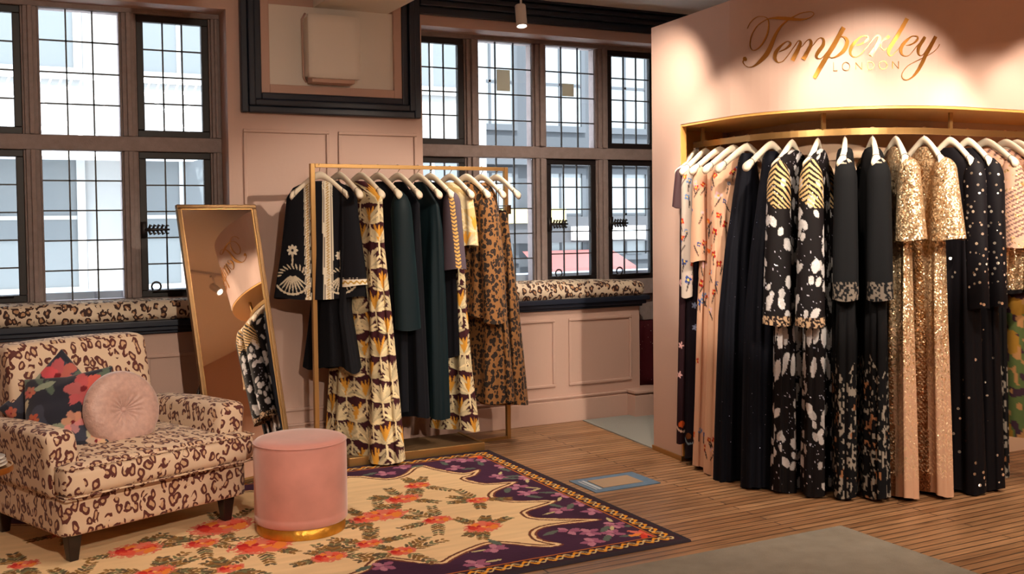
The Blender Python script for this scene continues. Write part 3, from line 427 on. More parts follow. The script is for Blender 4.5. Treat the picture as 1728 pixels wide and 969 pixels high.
[(1.726,2.372,1.724,2.373),(1.728,2.375,1.725,2.376),(1.729,2.378,1.726,2.379),(1.730,2.381,1.727,2.382),(1.731,2.384,1.728,2.385),(1.732,2.386,1.730,2.388),(1.734,2.389,1.732,2.391),(1.737,2.392,1.734,2.394),(1.740,2.394,1.737,2.398),(1.744,2.396,1.740,2.401),(1.747,2.399,1.743,2.405),(1.751,2.401,1.746,2.408),(1.754,2.402,1.748,2.410),(1.757,2.404,1.751,2.413),(1.759,2.405,1.753,2.415),(1.762,2.405,1.756,2.417),(1.764,2.406,1.758,2.418),(1.767,2.407,1.759,2.420),(1.770,2.409,1.760,2.421),(1.772,2.411,1.762,2.422),(1.773,2.413,1.763,2.423),(1.775,2.414,1.765,2.424),(1.776,2.416,1.766,2.425),(1.777,2.418,1.768,2.426),(1.778,2.420,1.770,2.428)],
[(1.731,2.386,1.735,2.386),(1.731,2.383,1.735,2.383),(1.731,2.380,1.735,2.380),(1.731,2.377,1.735,2.377),(1.731,2.374,1.735,2.374),(1.731,2.371,1.735,2.371),(1.732,2.368,1.736,2.369),(1.733,2.365,1.737,2.366),(1.735,2.361,1.738,2.363),(1.737,2.359,1.740,2.361),(1.739,2.356,1.741,2.358),(1.742,2.354,1.743,2.356),(1.744,2.352,1.745,2.355),(1.747,2.352,1.747,2.355),(1.750,2.352,1.750,2.355),(1.754,2.353,1.753,2.356),(1.757,2.354,1.756,2.357),(1.760,2.356,1.758,2.359),(1.763,2.357,1.761,2.360),(1.766,2.359,1.764,2.362),(1.768,2.361,1.766,2.364),(1.771,2.364,1.769,2.366),(1.773,2.366,1.771,2.368),(1.776,2.368,1.774,2.370),(1.778,2.370,1.776,2.373)],
[(1.858,2.517,1.876,2.507),(1.853,2.509,1.871,2.499),(1.849,2.501,1.867,2.491),(1.845,2.493,1.862,2.484),(1.840,2.485,1.858,2.475),(1.835,2.477,1.853,2.467),(1.831,2.468,1.848,2.458),(1.825,2.459,1.842,2.449),(1.819,2.449,1.836,2.439),(1.813,2.438,1.830,2.428),(1.807,2.428,1.824,2.418),(1.801,2.418,1.818,2.408),(1.795,2.409,1.812,2.399),(1.790,2.401,1.806,2.390),(1.784,2.392,1.801,2.382),(1.779,2.384,1.795,2.374),(1.774,2.377,1.791,2.366),(1.770,2.369,1.786,2.360),(1.767,2.363,1.783,2.354),(1.765,2.357,1.781,2.350),(1.763,2.352,1.780,2.347),(1.763,2.347,1.778,2.344),(1.763,2.343,1.778,2.342),(1.764,2.339,1.777,2.340),(1.765,2.336,1.777,2.337),(1.766,2.332,1.777,2.334),(1.768,2.328,1.777,2.332),(1.770,2.325,1.778,2.329),(1.772,2.322,1.778,2.326),(1.776,2.320,1.779,2.325),(1.779,2.318,1.780,2.324),(1.782,2.319,1.782,2.323),(1.786,2.320,1.784,2.324),(1.789,2.322,1.787,2.325),(1.793,2.324,1.791,2.327),(1.796,2.327,1.794,2.330),(1.800,2.331,1.798,2.333),(1.804,2.335,1.802,2.337),(1.809,2.340,1.807,2.342),(1.814,2.345,1.812,2.347),(1.819,2.351,1.816,2.353),(1.823,2.357,1.821,2.358),(1.827,2.361,1.825,2.363),(1.831,2.365,1.828,2.367),(1.834,2.369,1.831,2.371),(1.837,2.373,1.834,2.375),(1.839,2.376,1.837,2.378),(1.842,2.380,1.839,2.381),(1.845,2.383,1.842,2.385)],
[(1.862,2.372,1.861,2.375),(1.868,2.373,1.867,2.376),(1.873,2.374,1.872,2.378),(1.879,2.375,1.878,2.379),(1.885,2.376,1.883,2.381),(1.890,2.377,1.888,2.383),(1.895,2.379,1.893,2.385),(1.900,2.381,1.897,2.387),(1.905,2.383,1.901,2.390),(1.910,2.386,1.904,2.393),(1.914,2.388,1.908,2.396),(1.918,2.391,1.911,2.399),(1.921,2.394,1.913,2.401),(1.924,2.397,1.915,2.403),(1.926,2.400,1.917,2.406),(1.928,2.404,1.919,2.408),(1.929,2.407,1.921,2.410),(1.929,2.410,1.922,2.411),(1.929,2.413,1.922,2.413),(1.928,2.416,1.922,2.414),(1.927,2.419,1.922,2.416),(1.924,2.421,1.921,2.417),(1.922,2.423,1.919,2.419),(1.919,2.424,1.917,2.420),(1.915,2.425,1.914,2.421),(1.912,2.425,1.911,2.421),(1.907,2.425,1.907,2.421),(1.903,2.425,1.903,2.421),(1.898,2.425,1.899,2.420),(1.893,2.424,1.895,2.419),(1.888,2.422,1.891,2.417),(1.883,2.420,1.887,2.414),(1.877,2.417,1.883,2.410),(1.872,2.413,1.879,2.406),(1.866,2.410,1.875,2.401),(1.861,2.406,1.871,2.397),(1.857,2.402,1.867,2.392),(1.852,2.398,1.863,2.388),(1.848,2.394,1.860,2.384),(1.844,2.390,1.857,2.380),(1.840,2.386,1.854,2.376),(1.837,2.382,1.851,2.373),(1.834,2.377,1.849,2.369),(1.832,2.373,1.847,2.365),(1.829,2.368,1.845,2.362),(1.828,2.364,1.844,2.358),(1.827,2.359,1.843,2.355),(1.826,2.354,1.842,2.352),(1.826,2.349,1.842,2.349),(1.827,2.344,1.842,2.346),(1.828,2.340,1.842,2.342),(1.830,2.335,1.842,2.339),(1.833,2.331,1.842,2.335),(1.835,2.327,1.843,2.332),(1.839,2.324,1.845,2.330),(1.842,2.322,1.846,2.327),(1.846,2.320,1.849,2.325),(1.850,2.318,1.852,2.323),(1.854,2.318,1.855,2.322),(1.858,2.317,1.859,2.321),(1.862,2.317,1.862,2.321),(1.866,2.318,1.865,2.321),(1.870,2.319,1.869,2.322),(1.874,2.320,1.872,2.323),(1.878,2.322,1.876,2.325),(1.882,2.325,1.880,2.327),(1.886,2.328,1.884,2.330),(1.890,2.332,1.888,2.334),(1.895,2.338,1.893,2.340),(1.900,2.344,1.898,2.346),(1.905,2.350,1.903,2.352),(1.910,2.356,1.907,2.358),(1.914,2.361,1.911,2.363),(1.918,2.366,1.915,2.368),(1.921,2.370,1.918,2.372),(1.924,2.373,1.921,2.375),(1.927,2.377,1.924,2.378),(1.930,2.380,1.927,2.382),(1.933,2.384,1.930,2.385)],
[(1.959,2.423,1.971,2.416),(1.956,2.420,1.970,2.413),(1.954,2.417,1.968,2.410),(1.952,2.414,1.967,2.407),(1.950,2.411,1.965,2.403),(1.948,2.408,1.963,2.400),(1.945,2.405,1.961,2.396),(1.943,2.401,1.958,2.392),(1.940,2.397,1.955,2.388),(1.937,2.393,1.952,2.384),(1.934,2.388,1.949,2.380),(1.931,2.384,1.947,2.376),(1.928,2.380,1.944,2.372),(1.926,2.376,1.942,2.368),(1.924,2.372,1.940,2.365),(1.922,2.368,1.938,2.362),(1.921,2.364,1.937,2.358),(1.919,2.359,1.936,2.356),(1.919,2.355,1.935,2.353),(1.919,2.350,1.934,2.349),(1.919,2.345,1.933,2.345),(1.920,2.340,1.933,2.341),(1.922,2.336,1.933,2.337),(1.923,2.331,1.933,2.334),(1.925,2.328,1.933,2.331),(1.928,2.325,1.934,2.329),(1.931,2.323,1.935,2.328),(1.934,2.321,1.937,2.326),(1.937,2.320,1.939,2.325),(1.941,2.320,1.941,2.324),(1.944,2.320,1.943,2.324),(1.947,2.321,1.946,2.325),(1.950,2.323,1.948,2.325),(1.953,2.325,1.950,2.327),(1.956,2.327,1.953,2.329),(1.959,2.330,1.956,2.332),(1.962,2.333,1.959,2.335),(1.966,2.338,1.963,2.340),(1.969,2.343,1.967,2.345),(1.974,2.349,1.971,2.351),(1.978,2.355,1.975,2.357),(1.982,2.361,1.979,2.363),(1.986,2.367,1.983,2.369)],
[(2.019,2.426,2.036,2.419),(2.014,2.417,2.031,2.410),(2.009,2.409,2.026,2.402),(2.004,2.401,2.021,2.393),(1.998,2.393,2.016,2.385),(1.993,2.385,2.011,2.377),(1.988,2.377,2.007,2.368),(1.983,2.369,2.002,2.361),(1.979,2.362,1.997,2.353),(1.974,2.354,1.992,2.346),(1.970,2.347,1.988,2.338),(1.966,2.339,1.983,2.331),(1.962,2.332,1.979,2.324),(1.958,2.324,1.975,2.317),(1.954,2.317,1.972,2.310),(1.951,2.309,1.969,2.303),(1.947,2.302,1.965,2.295),(1.944,2.295,1.962,2.288),(1.940,2.287,1.957,2.280),(1.935,2.279,1.952,2.271),(1.931,2.271,1.947,2.263),(1.926,2.262,1.941,2.254),(1.921,2.253,1.935,2.245),(1.916,2.246,1.929,2.237),(1.912,2.239,1.924,2.231),(1.908,2.233,1.918,2.225),(1.904,2.228,1.913,2.220),(1.900,2.223,1.907,2.215),(1.896,2.218,1.902,2.212),(1.892,2.214,1.897,2.208),(1.888,2.211,1.892,2.205),(1.883,2.208,1.887,2.203),(1.879,2.205,1.882,2.200),(1.875,2.203,1.877,2.198),(1.870,2.201,1.872,2.196),(1.866,2.200,1.867,2.195),(1.862,2.199,1.862,2.195),(1.859,2.199,1.858,2.196),(1.855,2.200,1.854,2.197),(1.851,2.202,1.849,2.199),(1.848,2.204,1.846,2.202),(1.845,2.207,1.843,2.204),(1.843,2.209,1.841,2.207),(1.842,2.212,1.839,2.211),(1.841,2.215,1.838,2.214),(1.841,2.218,1.837,2.218),(1.841,2.221,1.838,2.222),(1.842,2.225,1.839,2.226),(1.843,2.230,1.840,2.231),(1.846,2.235,1.843,2.236),(1.849,2.241,1.846,2.242),(1.853,2.247,1.851,2.249),(1.858,2.253,1.855,2.255),(1.863,2.259,1.860,2.261),(1.868,2.264,1.866,2.267),(1.873,2.269,1.871,2.271),(1.879,2.272,1.877,2.275),(1.885,2.276,1.883,2.279),(1.891,2.280,1.890,2.282),(1.898,2.283,1.896,2.285),(1.904,2.286,1.903,2.289),(1.910,2.289,1.909,2.292),(1.916,2.292,1.915,2.295),(1.922,2.295,1.920,2.297),(1.928,2.297,1.926,2.300),(1.935,2.300,1.933,2.303),(1.942,2.304,1.940,2.307),(1.951,2.308,1.949,2.311),(1.961,2.312,1.959,2.315),(1.971,2.317,1.970,2.320),(1.982,2.322,1.980,2.325),(1.992,2.327,1.991,2.329),(2.001,2.332,1.999,2.334),(2.009,2.337,2.007,2.339),(2.015,2.341,2.014,2.343),(2.022,2.346,2.019,2.348),(2.027,2.351,2.025,2.353),(2.032,2.355,2.030,2.357),(2.037,2.360,2.035,2.361),(2.041,2.364,2.038,2.365),(2.044,2.368,2.041,2.369),(2.046,2.372,2.043,2.373),(2.048,2.375,2.046,2.376),(2.050,2.379,2.048,2.380),(2.053,2.383,2.050,2.384)],
[(1.498,2.300,1.500,2.300),(1.498,2.256,1.500,2.256)],
[(1.498,2.255,1.498,2.257),(1.518,2.254,1.518,2.257)],
[(1.578,2.275,1.580,2.274),(1.577,2.269,1.579,2.269),(1.576,2.264,1.577,2.263),(1.573,2.260,1.574,2.259),(1.569,2.257,1.570,2.256),(1.565,2.256,1.566,2.253),(1.560,2.255,1.560,2.253),(1.556,2.256,1.555,2.254),(1.552,2.258,1.551,2.256),(1.548,2.262,1.546,2.260),(1.545,2.266,1.543,2.265),(1.543,2.271,1.541,2.271),(1.543,2.276,1.541,2.276),(1.543,2.281,1.541,2.282),(1.545,2.286,1.543,2.288),(1.548,2.290,1.546,2.292),(1.552,2.293,1.550,2.295),(1.556,2.295,1.555,2.297),(1.560,2.296,1.560,2.298),(1.565,2.295,1.566,2.297),(1.569,2.292,1.570,2.294),(1.573,2.289,1.574,2.290),(1.576,2.285,1.577,2.286),(1.577,2.280,1.579,2.280),(1.578,2.274,1.580,2.275)],
[(1.607,2.293,1.609,2.293),(1.607,2.257,1.609,2.257)],
[(1.607,2.293,1.609,2.294),(1.638,2.255,1.639,2.257)],
[(1.637,2.292,1.639,2.292),(1.637,2.256,1.639,2.256)],
[(1.667,2.295,1.669,2.294),(1.667,2.255,1.669,2.255)],
[(1.668,2.293,1.668,2.296),(1.682,2.293,1.683,2.295),(1.694,2.286,1.695,2.287),(1.698,2.274,1.700,2.274),(1.694,2.262,1.695,2.260),(1.682,2.255,1.683,2.253),(1.668,2.256,1.668,2.254)],
[(1.763,2.274,1.765,2.274),(1.762,2.269,1.764,2.268),(1.760,2.264,1.762,2.263),(1.757,2.260,1.759,2.259),(1.753,2.257,1.754,2.255),(1.748,2.255,1.749,2.253),(1.744,2.255,1.744,2.252),(1.739,2.255,1.738,2.253),(1.734,2.257,1.733,2.256),(1.730,2.261,1.728,2.259),(1.727,2.265,1.725,2.264),(1.725,2.270,1.723,2.269),(1.724,2.275,1.722,2.275),(1.725,2.280,1.723,2.280),(1.727,2.284,1.725,2.286),(1.730,2.288,1.728,2.290),(1.734,2.291,1.733,2.293),(1.738,2.293,1.738,2.295),(1.744,2.294,1.744,2.296),(1.748,2.293,1.749,2.295),(1.753,2.291,1.754,2.293),(1.757,2.288,1.759,2.289),(1.760,2.284,1.762,2.285),(1.762,2.279,1.764,2.279),(1.763,2.274,1.765,2.274)],
[(1.790,2.292,1.792,2.292),(1.790,2.256,1.793,2.256)],
[(1.791,2.292,1.792,2.293),(1.822,2.255,1.823,2.256)],
[(1.821,2.293,1.824,2.293),(1.821,2.255,1.824,2.255)]]
# ------------------------------------------------------------------ gold script lettering on the curved wall
sg = thing('wall_sign', 'gold script shop name lettering on the curved pink wall above the gowns', 'sign', (4.0, 4.05, 2.3))
def ribbon(stroke):
    b = MB(); v = []; f = []
    for (s0, z0, s1, z1) in stroke:
        for off in (.001, .005):
            for s, z in ((s0, z0), (s1, z1)):
                p, n = on_curve(s); v.append((p[0]+n[0]*off-4.0, p[1]+n[1]*off-4.05, z-2.3))
    m = len(stroke)
    for i in range(m-1):
        a = 4*i; c = a+4
        f += [(a+2, a+3, c+3, c+2), (a, c, c+1, a+1), (a, a+2, c+2, c), (a+1, c+1, c+3, a+3)]
    f += [(0, 1, 3, 2), (4*m-4, 4*m-2, 4*m-1, 4*m-3)]
    b.add(v, f); return b
LET = [('letter_t', (0, 1)), ('letter_e', (2,)), ('letter_m', (3, 4)), ('letter_p', (5, 6)), ('letter_e', (7,)), ('letter_r', (8, 9)), ('letter_l', (10,)), ('letter_e', (11,)), ('letter_y', (12, 13)),
       ('letter_l', (14, 15)), ('letter_o', (16,)), ('letter_n', (17, 18, 19)), ('letter_d', (20, 21)), ('letter_o', (22,)), ('letter_n', (23, 24, 25))]
for nm, ids in LET:
    b = MB()
    for k in ids: r_ = ribbon(SIGN[k]); b.add(r_.v, r_.f)
    b.build(nm, M_gold, sg)
# ------------------------------------------------------------------ curved rail inside the niche
ra, rb = pcurve(.142, 6.9, 5.235), pcurve(.158, 6.9, 5.235)
rl = thing('clothes_rail', 'long curved brass rail that follows the wall niche', 'rail', (3.96, 5.2, 1.93))
b = MB(); b.strip(ra, rb, 1.93, 1.965); b.xf(Matrix.Translation((-3.96, -5.2, -1.93))); b.build('rail_bar', M_brass, rl)
for s in (.36, 1.42, 2.3, 3.3):
    p, n = on_curve(s); q = p-n*.15
    MB().box(q[0]-.012-3.96, q[0]+.012-3.96, q[1]-.006-5.2, q[1]+.006-5.2, .03, .125).build('rail_hanger_bracket', M_brass, rl)
MB().box(3.955-3.96, 3.985-3.96, .02, .035, -1.9, .035).build('rail_post', M_white, rl)

# ------------------------------------------------------------------ coat hangers
def make_hanger(half=.215):
    root = thing('clothes_hanger', 'hanger', 'hanger')
    n = 41; nu = 14; V = []
    for i in range(n):
        t = -1+2*i/(n-1); x = t*half; a = abs(t)
        z = .014-.165*(math.sqrt(a*a+.040)-.20)
        h = .040-.006*a+.012*math.exp(-((a-.95)/.12)**2); w = .012+.013*a**2+.006*math.exp(-((a-.95)/.1)**2)
        y = -.020*a*a
        e = math.sqrt(max(0, 1-max(0, (a-.93)/.07)**2)) if a > .93 else 1
        e = max(e, .12)
        for k in range(nu):
            p = 2*PI*k/nu; V.append((x, y+w*e*math.cos(p), z+.5*h*e*math.sin(p)*(1.15)))
    b = MB(); f = [(i*nu+k, i*nu+(k+1) % nu, (i+1)*nu+(k+1) % nu, (i+1)*nu+k) for i in range(n-1) for k in range(nu)]
    f += [tuple(range(nu-1, -1, -1)), tuple((n-1)*nu+k for k in range(nu))]
    b.add(V, f)
    b.build('hanger_body', M_hanger, root, smooth=True)
    h = MB(); h.tube([(0, 0, .0), (0, 0, .040)]+[(0.0, .0+.019*math.sin(a)-.0, .066-.019*math.cos(a)) for a in np.linspace(.5, 4.4, 14)], .0024, 8)
    h.build('hook', M_chrome, root, smooth=True)
    for s in (-1, 1):
        g = MB(); g.tube([(s*half*.80, -.013+.0255*math.cos(a), -.092+.026*math.sin(a)) for a in np.linspace(0, 2*PI, 13)], .0016, 5)
        g.build('grip_line', M_wood_dark, root, smooth=True)
    return root
def copy_tree(o, parent=None):
    c = o.copy(); COL.objects.link(c)
    if parent: c.parent = parent
    for ch in list(o.children): copy_tree(ch, c)
    return c
H0 = make_hanger(); used = [False]
def place_hanger(x, y, zr, ang, label, group, k=1.0):
    h = H0 if not used[0] else copy_tree(H0)
    used[0] = True
    h.location = (x, y, zr-.083); h.rotation_euler = (0, 0, ang); h['label'] = label; h['group'] = group; h.scale = (k, 1, 1)
    return h

# ------------------------------------------------------------------ garments
rng = np.random.default_rng(11)
def lin(c): return tuple(((x/255)/12.92 if x/255 <= .04045 else ((x/255+.055)/1.055)**2.4) for x in c)
def hash2(a, b, k=0): return np.modf(np.abs(np.sin(a*127.1+b*311.7+k*74.7)*43758.5453))[0]
def vnoise(a, b, k=0):
    ia, ib = np.floor(a), np.floor(b); fa, fb = a-ia, b-ib; fa = fa*fa*(3-2*fa); fb = fb*fb*(3-2*fb)
    return (hash2(ia, ib, k)*(1-fa)+hash2(ia+1, ib, k)*fa)*(1-fb)+(hash2(ia, ib+1, k)*(1-fa)+hash2(ia+1, ib+1, k)*fa)*fb
def blob(Cc, S, Z, s0, z0, a, b, rot, col, al=0, rag=.25):
    r = max(a, b)*1.5
    m = np.nonzero((np.abs(S-s0) < r) & (np.abs(Z-z0) < r))[0]
    if len(m) == 0: return
    c, s_ = math.cos(rot), math.sin(rot); ds, dz = S[m]-s0, Z[m]-z0
    u = (ds*c+dz*s_)/a; v = (-ds*s_+dz*c)/b
    d = u*u+v*v+rag*(vnoise(S[m]*90, Z[m]*90, 3)-.5)*2
    k = m[d < 1]; Cc[k, :3] = col; Cc[k, 3] = al
def fill(n, c, al=0):
    C_ = np.zeros((n, 4)); C_[:, :3] = c; C_[:, 3] = al; return C_
CREAM, GOLDC, PLUM = lin((240, 222, 180)), lin((222, 160, 62)), lin((66, 30, 38))
def p_palm(S, Z, seed=0, base=PLUM):
    C_ = fill(len(S), base); rg = random.Random(seed); smin, smax, zmin, zmax = S.min(), S.max(), Z.min(), Z.max()
    row = 0; z = zmin-.02
    while z < zmax+.1:
        s = smin+(.075 if row % 2 else 0)
        while s < smax+.1:
            js, jz = s+rg.uniform(-.015, .015), z+rg.uniform(-.02, .02)
            tall = rg.random() < .6
            for k in range(-5, 6):
                a = k*.27+rg.uniform(-.06, .06); L = (.055 if abs(k) < 4 else .042)*rg.uniform(.85, 1.2)
                fq = rg.uniform(.55, 1.1); col = GOLDC if (abs(k) <= 1 and tall) else tuple(x*fq for x in CREAM)
                blob(C_, S, Z, js+math.sin(a)*L*.95, jz+math.cos(a)*L*1.1, L, .0095, PI/2-a, col)
            blob(C_, S, Z, js, jz-.045, .055, .0065, PI/2, CREAM)
            for q in (-1, 1): blob(C_, S, Z, js+q*.032, jz-.055, .036, .010, PI/2+q*.8, tuple(x*.75 for x in CREAM))
            s += .15
        z += .135; row += 1
    return C_
def p_petals(S, Z, seed=0):
    C_ = fill(len(S), lin((12, 6, 9))); rg = random.Random(seed); smin, smax, zmin, zmax = S.min(), S.max(), Z.min(), Z.max()
    bei = lin((204, 200, 202)); n = int((smax-smin)*(zmax-zmin)*165)
    for _ in range(n):
        s, z = rg.uniform(smin, smax), rg.uniform(zmin, zmax)
        if .60 < z < .92: continue
        a = rg.uniform(.014, .026)
        fq = rg.uniform(.7, 1.1); blob(C_, S, Z, s, z, a*1.35, a*.8, rg.uniform(.9, 2.3), tuple(x*fq for x in bei), .35)
    for z0 in (.86, .69):                                # two rows of long shards across the skirt
        s = smin
        while s < smax:
            blob(C_, S, Z, s, z0+rg.uniform(-.02, .02), .075*rg.uniform(.7, 1.1), .019, PI/2+rg.uniform(-.35, .35), bei, .35); s += rg.uniform(.03, .075)
    m = vnoise(S*130, Z*130, 7) > .93; C_[m, :3] = lin((235, 235, 255)); C_[m, 3] = 1
    return C_
def p_petal_sleeve(S, Z, seed=0):
    C_ = p_petals(S, np.where(Z < .92, Z-.35, Z), seed)
    top = Z.max()
    d = top-Z; gold = lin((205, 170, 120))
    m = (d < .26) & (np.modf(np.abs(Z*34+np.abs(S)*30+1.2*vnoise(S*12, Z*12)))[0] < .5) & (d < .10+.16*np.modf(np.abs(S*5+.3))[0]+.1); C_[m, :3] = gold; C_[m, 3] = .3
    lo = (Z-Z.min()) < .055; C_[lo, :3] = np.where((vnoise(S[lo]*150, Z[lo]*110, 5) > .52)[:, None], np.array(lin((190, 160, 130))), np.array(lin((30, 18, 18))))
    return C_
def p_mosaic(S, Z, seed=0, zmax=.78):
    C_ = fill(len(S), lin((10, 10, 14)))
    n1 = vnoise(S*100, Z*62, seed); n2 = vnoise(S*44, Z*28, seed+3); per = np.abs(np.modf(np.abs(S/.15))[0]-.5)*2
    m = (n1 > .58) & (n2 > .34) & (Z < zmax-.14*per) & (per < .92)
    C_[m, :3] = lin((150, 142, 132)); m2 = m & (vnoise(S*20, Z*20, 9) > .72); C_[m2, :3] = lin((160, 110, 76))
    return C_
def p_mosaic_cuff(S, Z, seed=0):
    C_ = fill(len(S), lin((11, 12, 16))); h = Z-Z.min()
    m = (h < .10) & (vnoise(S*110, Z*80, seed) > .5); C_[m, :3] = lin((110, 100, 92)); C_[m, 3] = .3
    m = (Z.max()-Z < .03) & (vnoise(S*60, Z*110, 2) > .55); C_[m, :3] = lin((190, 170, 150)); C_[m, 3] = .3
    return C_
def p_goldseq(S, Z, seed=0, k=1.0):
    v = vnoise(S*110, Z*110, seed)[:, None]; a, b_ = np.array(lin((196, 150, 104))), np.array(lin((248, 228, 192)))
    C_ = np.zeros((len(S), 4)); C_[:, :3] = (a*(1-v)+b_*v)*k; C_[:, 3] = .9; return C_
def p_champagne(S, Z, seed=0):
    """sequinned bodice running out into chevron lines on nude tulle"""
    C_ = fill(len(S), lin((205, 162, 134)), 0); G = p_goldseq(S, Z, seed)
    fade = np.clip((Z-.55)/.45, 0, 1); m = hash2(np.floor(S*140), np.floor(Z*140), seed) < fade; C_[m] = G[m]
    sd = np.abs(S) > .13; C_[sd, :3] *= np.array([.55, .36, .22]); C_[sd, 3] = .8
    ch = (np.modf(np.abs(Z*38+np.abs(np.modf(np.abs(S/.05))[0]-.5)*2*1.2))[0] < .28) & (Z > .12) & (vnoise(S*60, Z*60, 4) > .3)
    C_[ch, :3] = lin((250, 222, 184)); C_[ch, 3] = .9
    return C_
def p_embroid(base, al=0):
    def p(S, Z, seed=0):
        C_ = fill(len(S), base); rg = random.Random(seed); smin, smax, zmin, zmax = S.min(), S.max(), Z.min(), Z.max()
        cols = [lin((196, 52, 26)), lin((170, 30, 24)), lin((214, 96, 34)), lin((40, 70, 140)), lin((96, 130, 180)), lin((220, 180, 190))]
        for _ in range(int((smax-smin)*(zmax-zmin)*150)):
            s, z = rg.uniform(smin, smax), rg.uniform(zmin, zmax)
            if z < .98 and not (z < .28 and z > .12) and rg.random() < .93: continue
            c = rg.choice(cols); a = rg.uniform(.008, .019)
            for q in range(4):
                t = q*PI/2+rg.random(); blob(C_, S, Z, s+a*.7*math.cos(t), z+a*.7*math.sin(t), a*.75, a*.55, t, c, .2)
            blob(C_, S, Z, s, z, a*.4, a*.4, 0, lin((240, 200, 90)), .3)
            blob(C_, S, Z, s+rg.uniform(-.02, .02), z-.035, .035, .0045, PI/2+rg.uniform(-.7, .7), lin((60, 50, 50)))
        return C_
    return p
def p_starflower(S, Z, seed=0):
    C_ = fill(len(S), lin((34, 12, 20))); rg = random.Random(seed); smin, smax, zmin, zmax = S.min(), S.max(), Z.min(), Z.max()
    for _ in range(int((smax-smin)*(zmax-zmin)*26)):
        s, z = rg.uniform(smin, smax), rg.uniform(zmin+.25, zmax)
        for q in range(5): t = q*2*PI/5; blob(C_, S, Z, s+.010*math.cos(t), z+.012*math.sin(t), .010, .0045, t, lin((206, 160, 160)))
    s = smin
    while s < smax:
        z = zmin+.13+rg.uniform(-.02, .02)
        for q in range(9): t = -2.6+q*.3; blob(C_, S, Z, s+.05*math.cos(t), z+.055*math.sin(t)+.02, .012, .006, t+PI/2, lin((206, 176, 160)))
        blob(C_, S, Z, s-.012, z+.01, .024, .018, .4, lin((190, 80, 30)))
        s += .115
    return C_
def p_blush(S, Z, seed=0):
    C_ = fill(len(S), lin((214, 170, 148))); h = Z-Z.min()
    m = (np.modf(np.abs(Z*42+np.abs(S*20)))[0] < .35) & (vnoise(S*16, Z*9, 3) > .45); C_[m, :3] = lin((80, 54, 60))
    m = vnoise(S*100, Z*100, 8) > .82; C_[m, :3] = lin((255, 214, 150)); C_[m, 3] = 1
    return C_
def p_greenfloral(S, Z, seed=0):
    C_ = fill(len(S), lin((96, 112, 66))); m = vnoise(S*14, Z*9, 2) > .55; C_[m, :3] = lin((176, 130, 50))
    m = vnoise(S*26, Z*22, 4) > .68; C_[m, :3] = lin((70, 46, 60)); m = vnoise(S*30, Z*24, 6) > .74; C_[m, :3] = lin((190, 140, 90)); return C_
IVORY, TRIM = lin((236, 226, 206)), lin((190, 150, 70))
def p_solidblack(S, Z, seed=0): return fill(len(S), lin((16, 16, 23)))
def trimband(C_, S, Z, s0, w):
    m = np.abs(S-s0) < w; C_[m, :3] = IVORY
    zz = .0035*((np.modf(np.abs(Z*60))[0]*4-2)); g = np.abs(np.abs(S-s0-zz)-w*.0) < .0045; C_[g, :3] = TRIM; e = m & (np.abs(np.abs(S-s0)-w*.72) < .0018); C_[e, :3] = lin((60, 50, 46))
def fan_motif(C_, S, Z, s0, z0, k=1.0):
    iv = lin((214, 200, 176))
    for q in range(8): t = q*2*PI/8; blob(C_, S, Z, s0+.020*k*math.cos(t), z0+.235*k+.020*k*math.sin(t), .013*k, .008*k, t, IVORY, 0, .1)
    blob(C_, S, Z, s0, z0+.185*k, .035*k, .0055*k, PI/2, iv, 0, .1)
    for q in range(-4, 5):
        t = -PI/2+q*.22; blob(C_, S, Z, s0+.060*k*math.cos(t), z0+.105*k+.060*k*math.sin(t), .045*k, .0045*k, t, iv, 0, .1)
        t2 = -PI/2+q*.22; blob(C_, S, Z, s0+.113*k*math.cos(t2), z0+.105*k+.113*k*math.sin(t2), .014*k, .007*k, t2+PI/2, iv, 0, .1)
    for q in range(-5, 6):
        t = PI/2+q*.26; blob(C_, S, Z, s0+.085*k*math.cos(t), z0+.075*k+.072*k*math.sin(t), .018*k, .0045*k, t+.5, iv, 0, .1)
def p_jacket(S, Z, seed=0):
    C_ = p_solidblack(S, Z)
    for q in (-1, 1):
        trimband(C_, S, Z, q*.045+(.0), .021); fan_motif(C_, S, Z, q*.165, Z.min()+.05)
    return C_
def p_jsleeve(S, Z, seed=0):
    C_ = p_solidblack(S, Z); h = Z-Z.min()
    m = h < .055; C_[m, :3] = IVORY; g = m & (np.abs(h-.028-.006*np.sin(S*180)) < .006); C_[g, :3] = TRIM
    g = m & (np.abs(h-.05) < .004); C_[g, :3] = lin((50, 40, 40)); return C_
def p_chevsleeve(S, Z, seed=0):
    C_ = fill(len(S), lin((92, 80, 92))); s0 = -.05
    m = (np.abs(S-s0) < .017) & (np.modf(np.abs(Z*42-np.abs(S-s0)*26))[0] < .6); C_[m, :3] = lin((240, 190, 110)); C_[m, 3] = .2; return C_

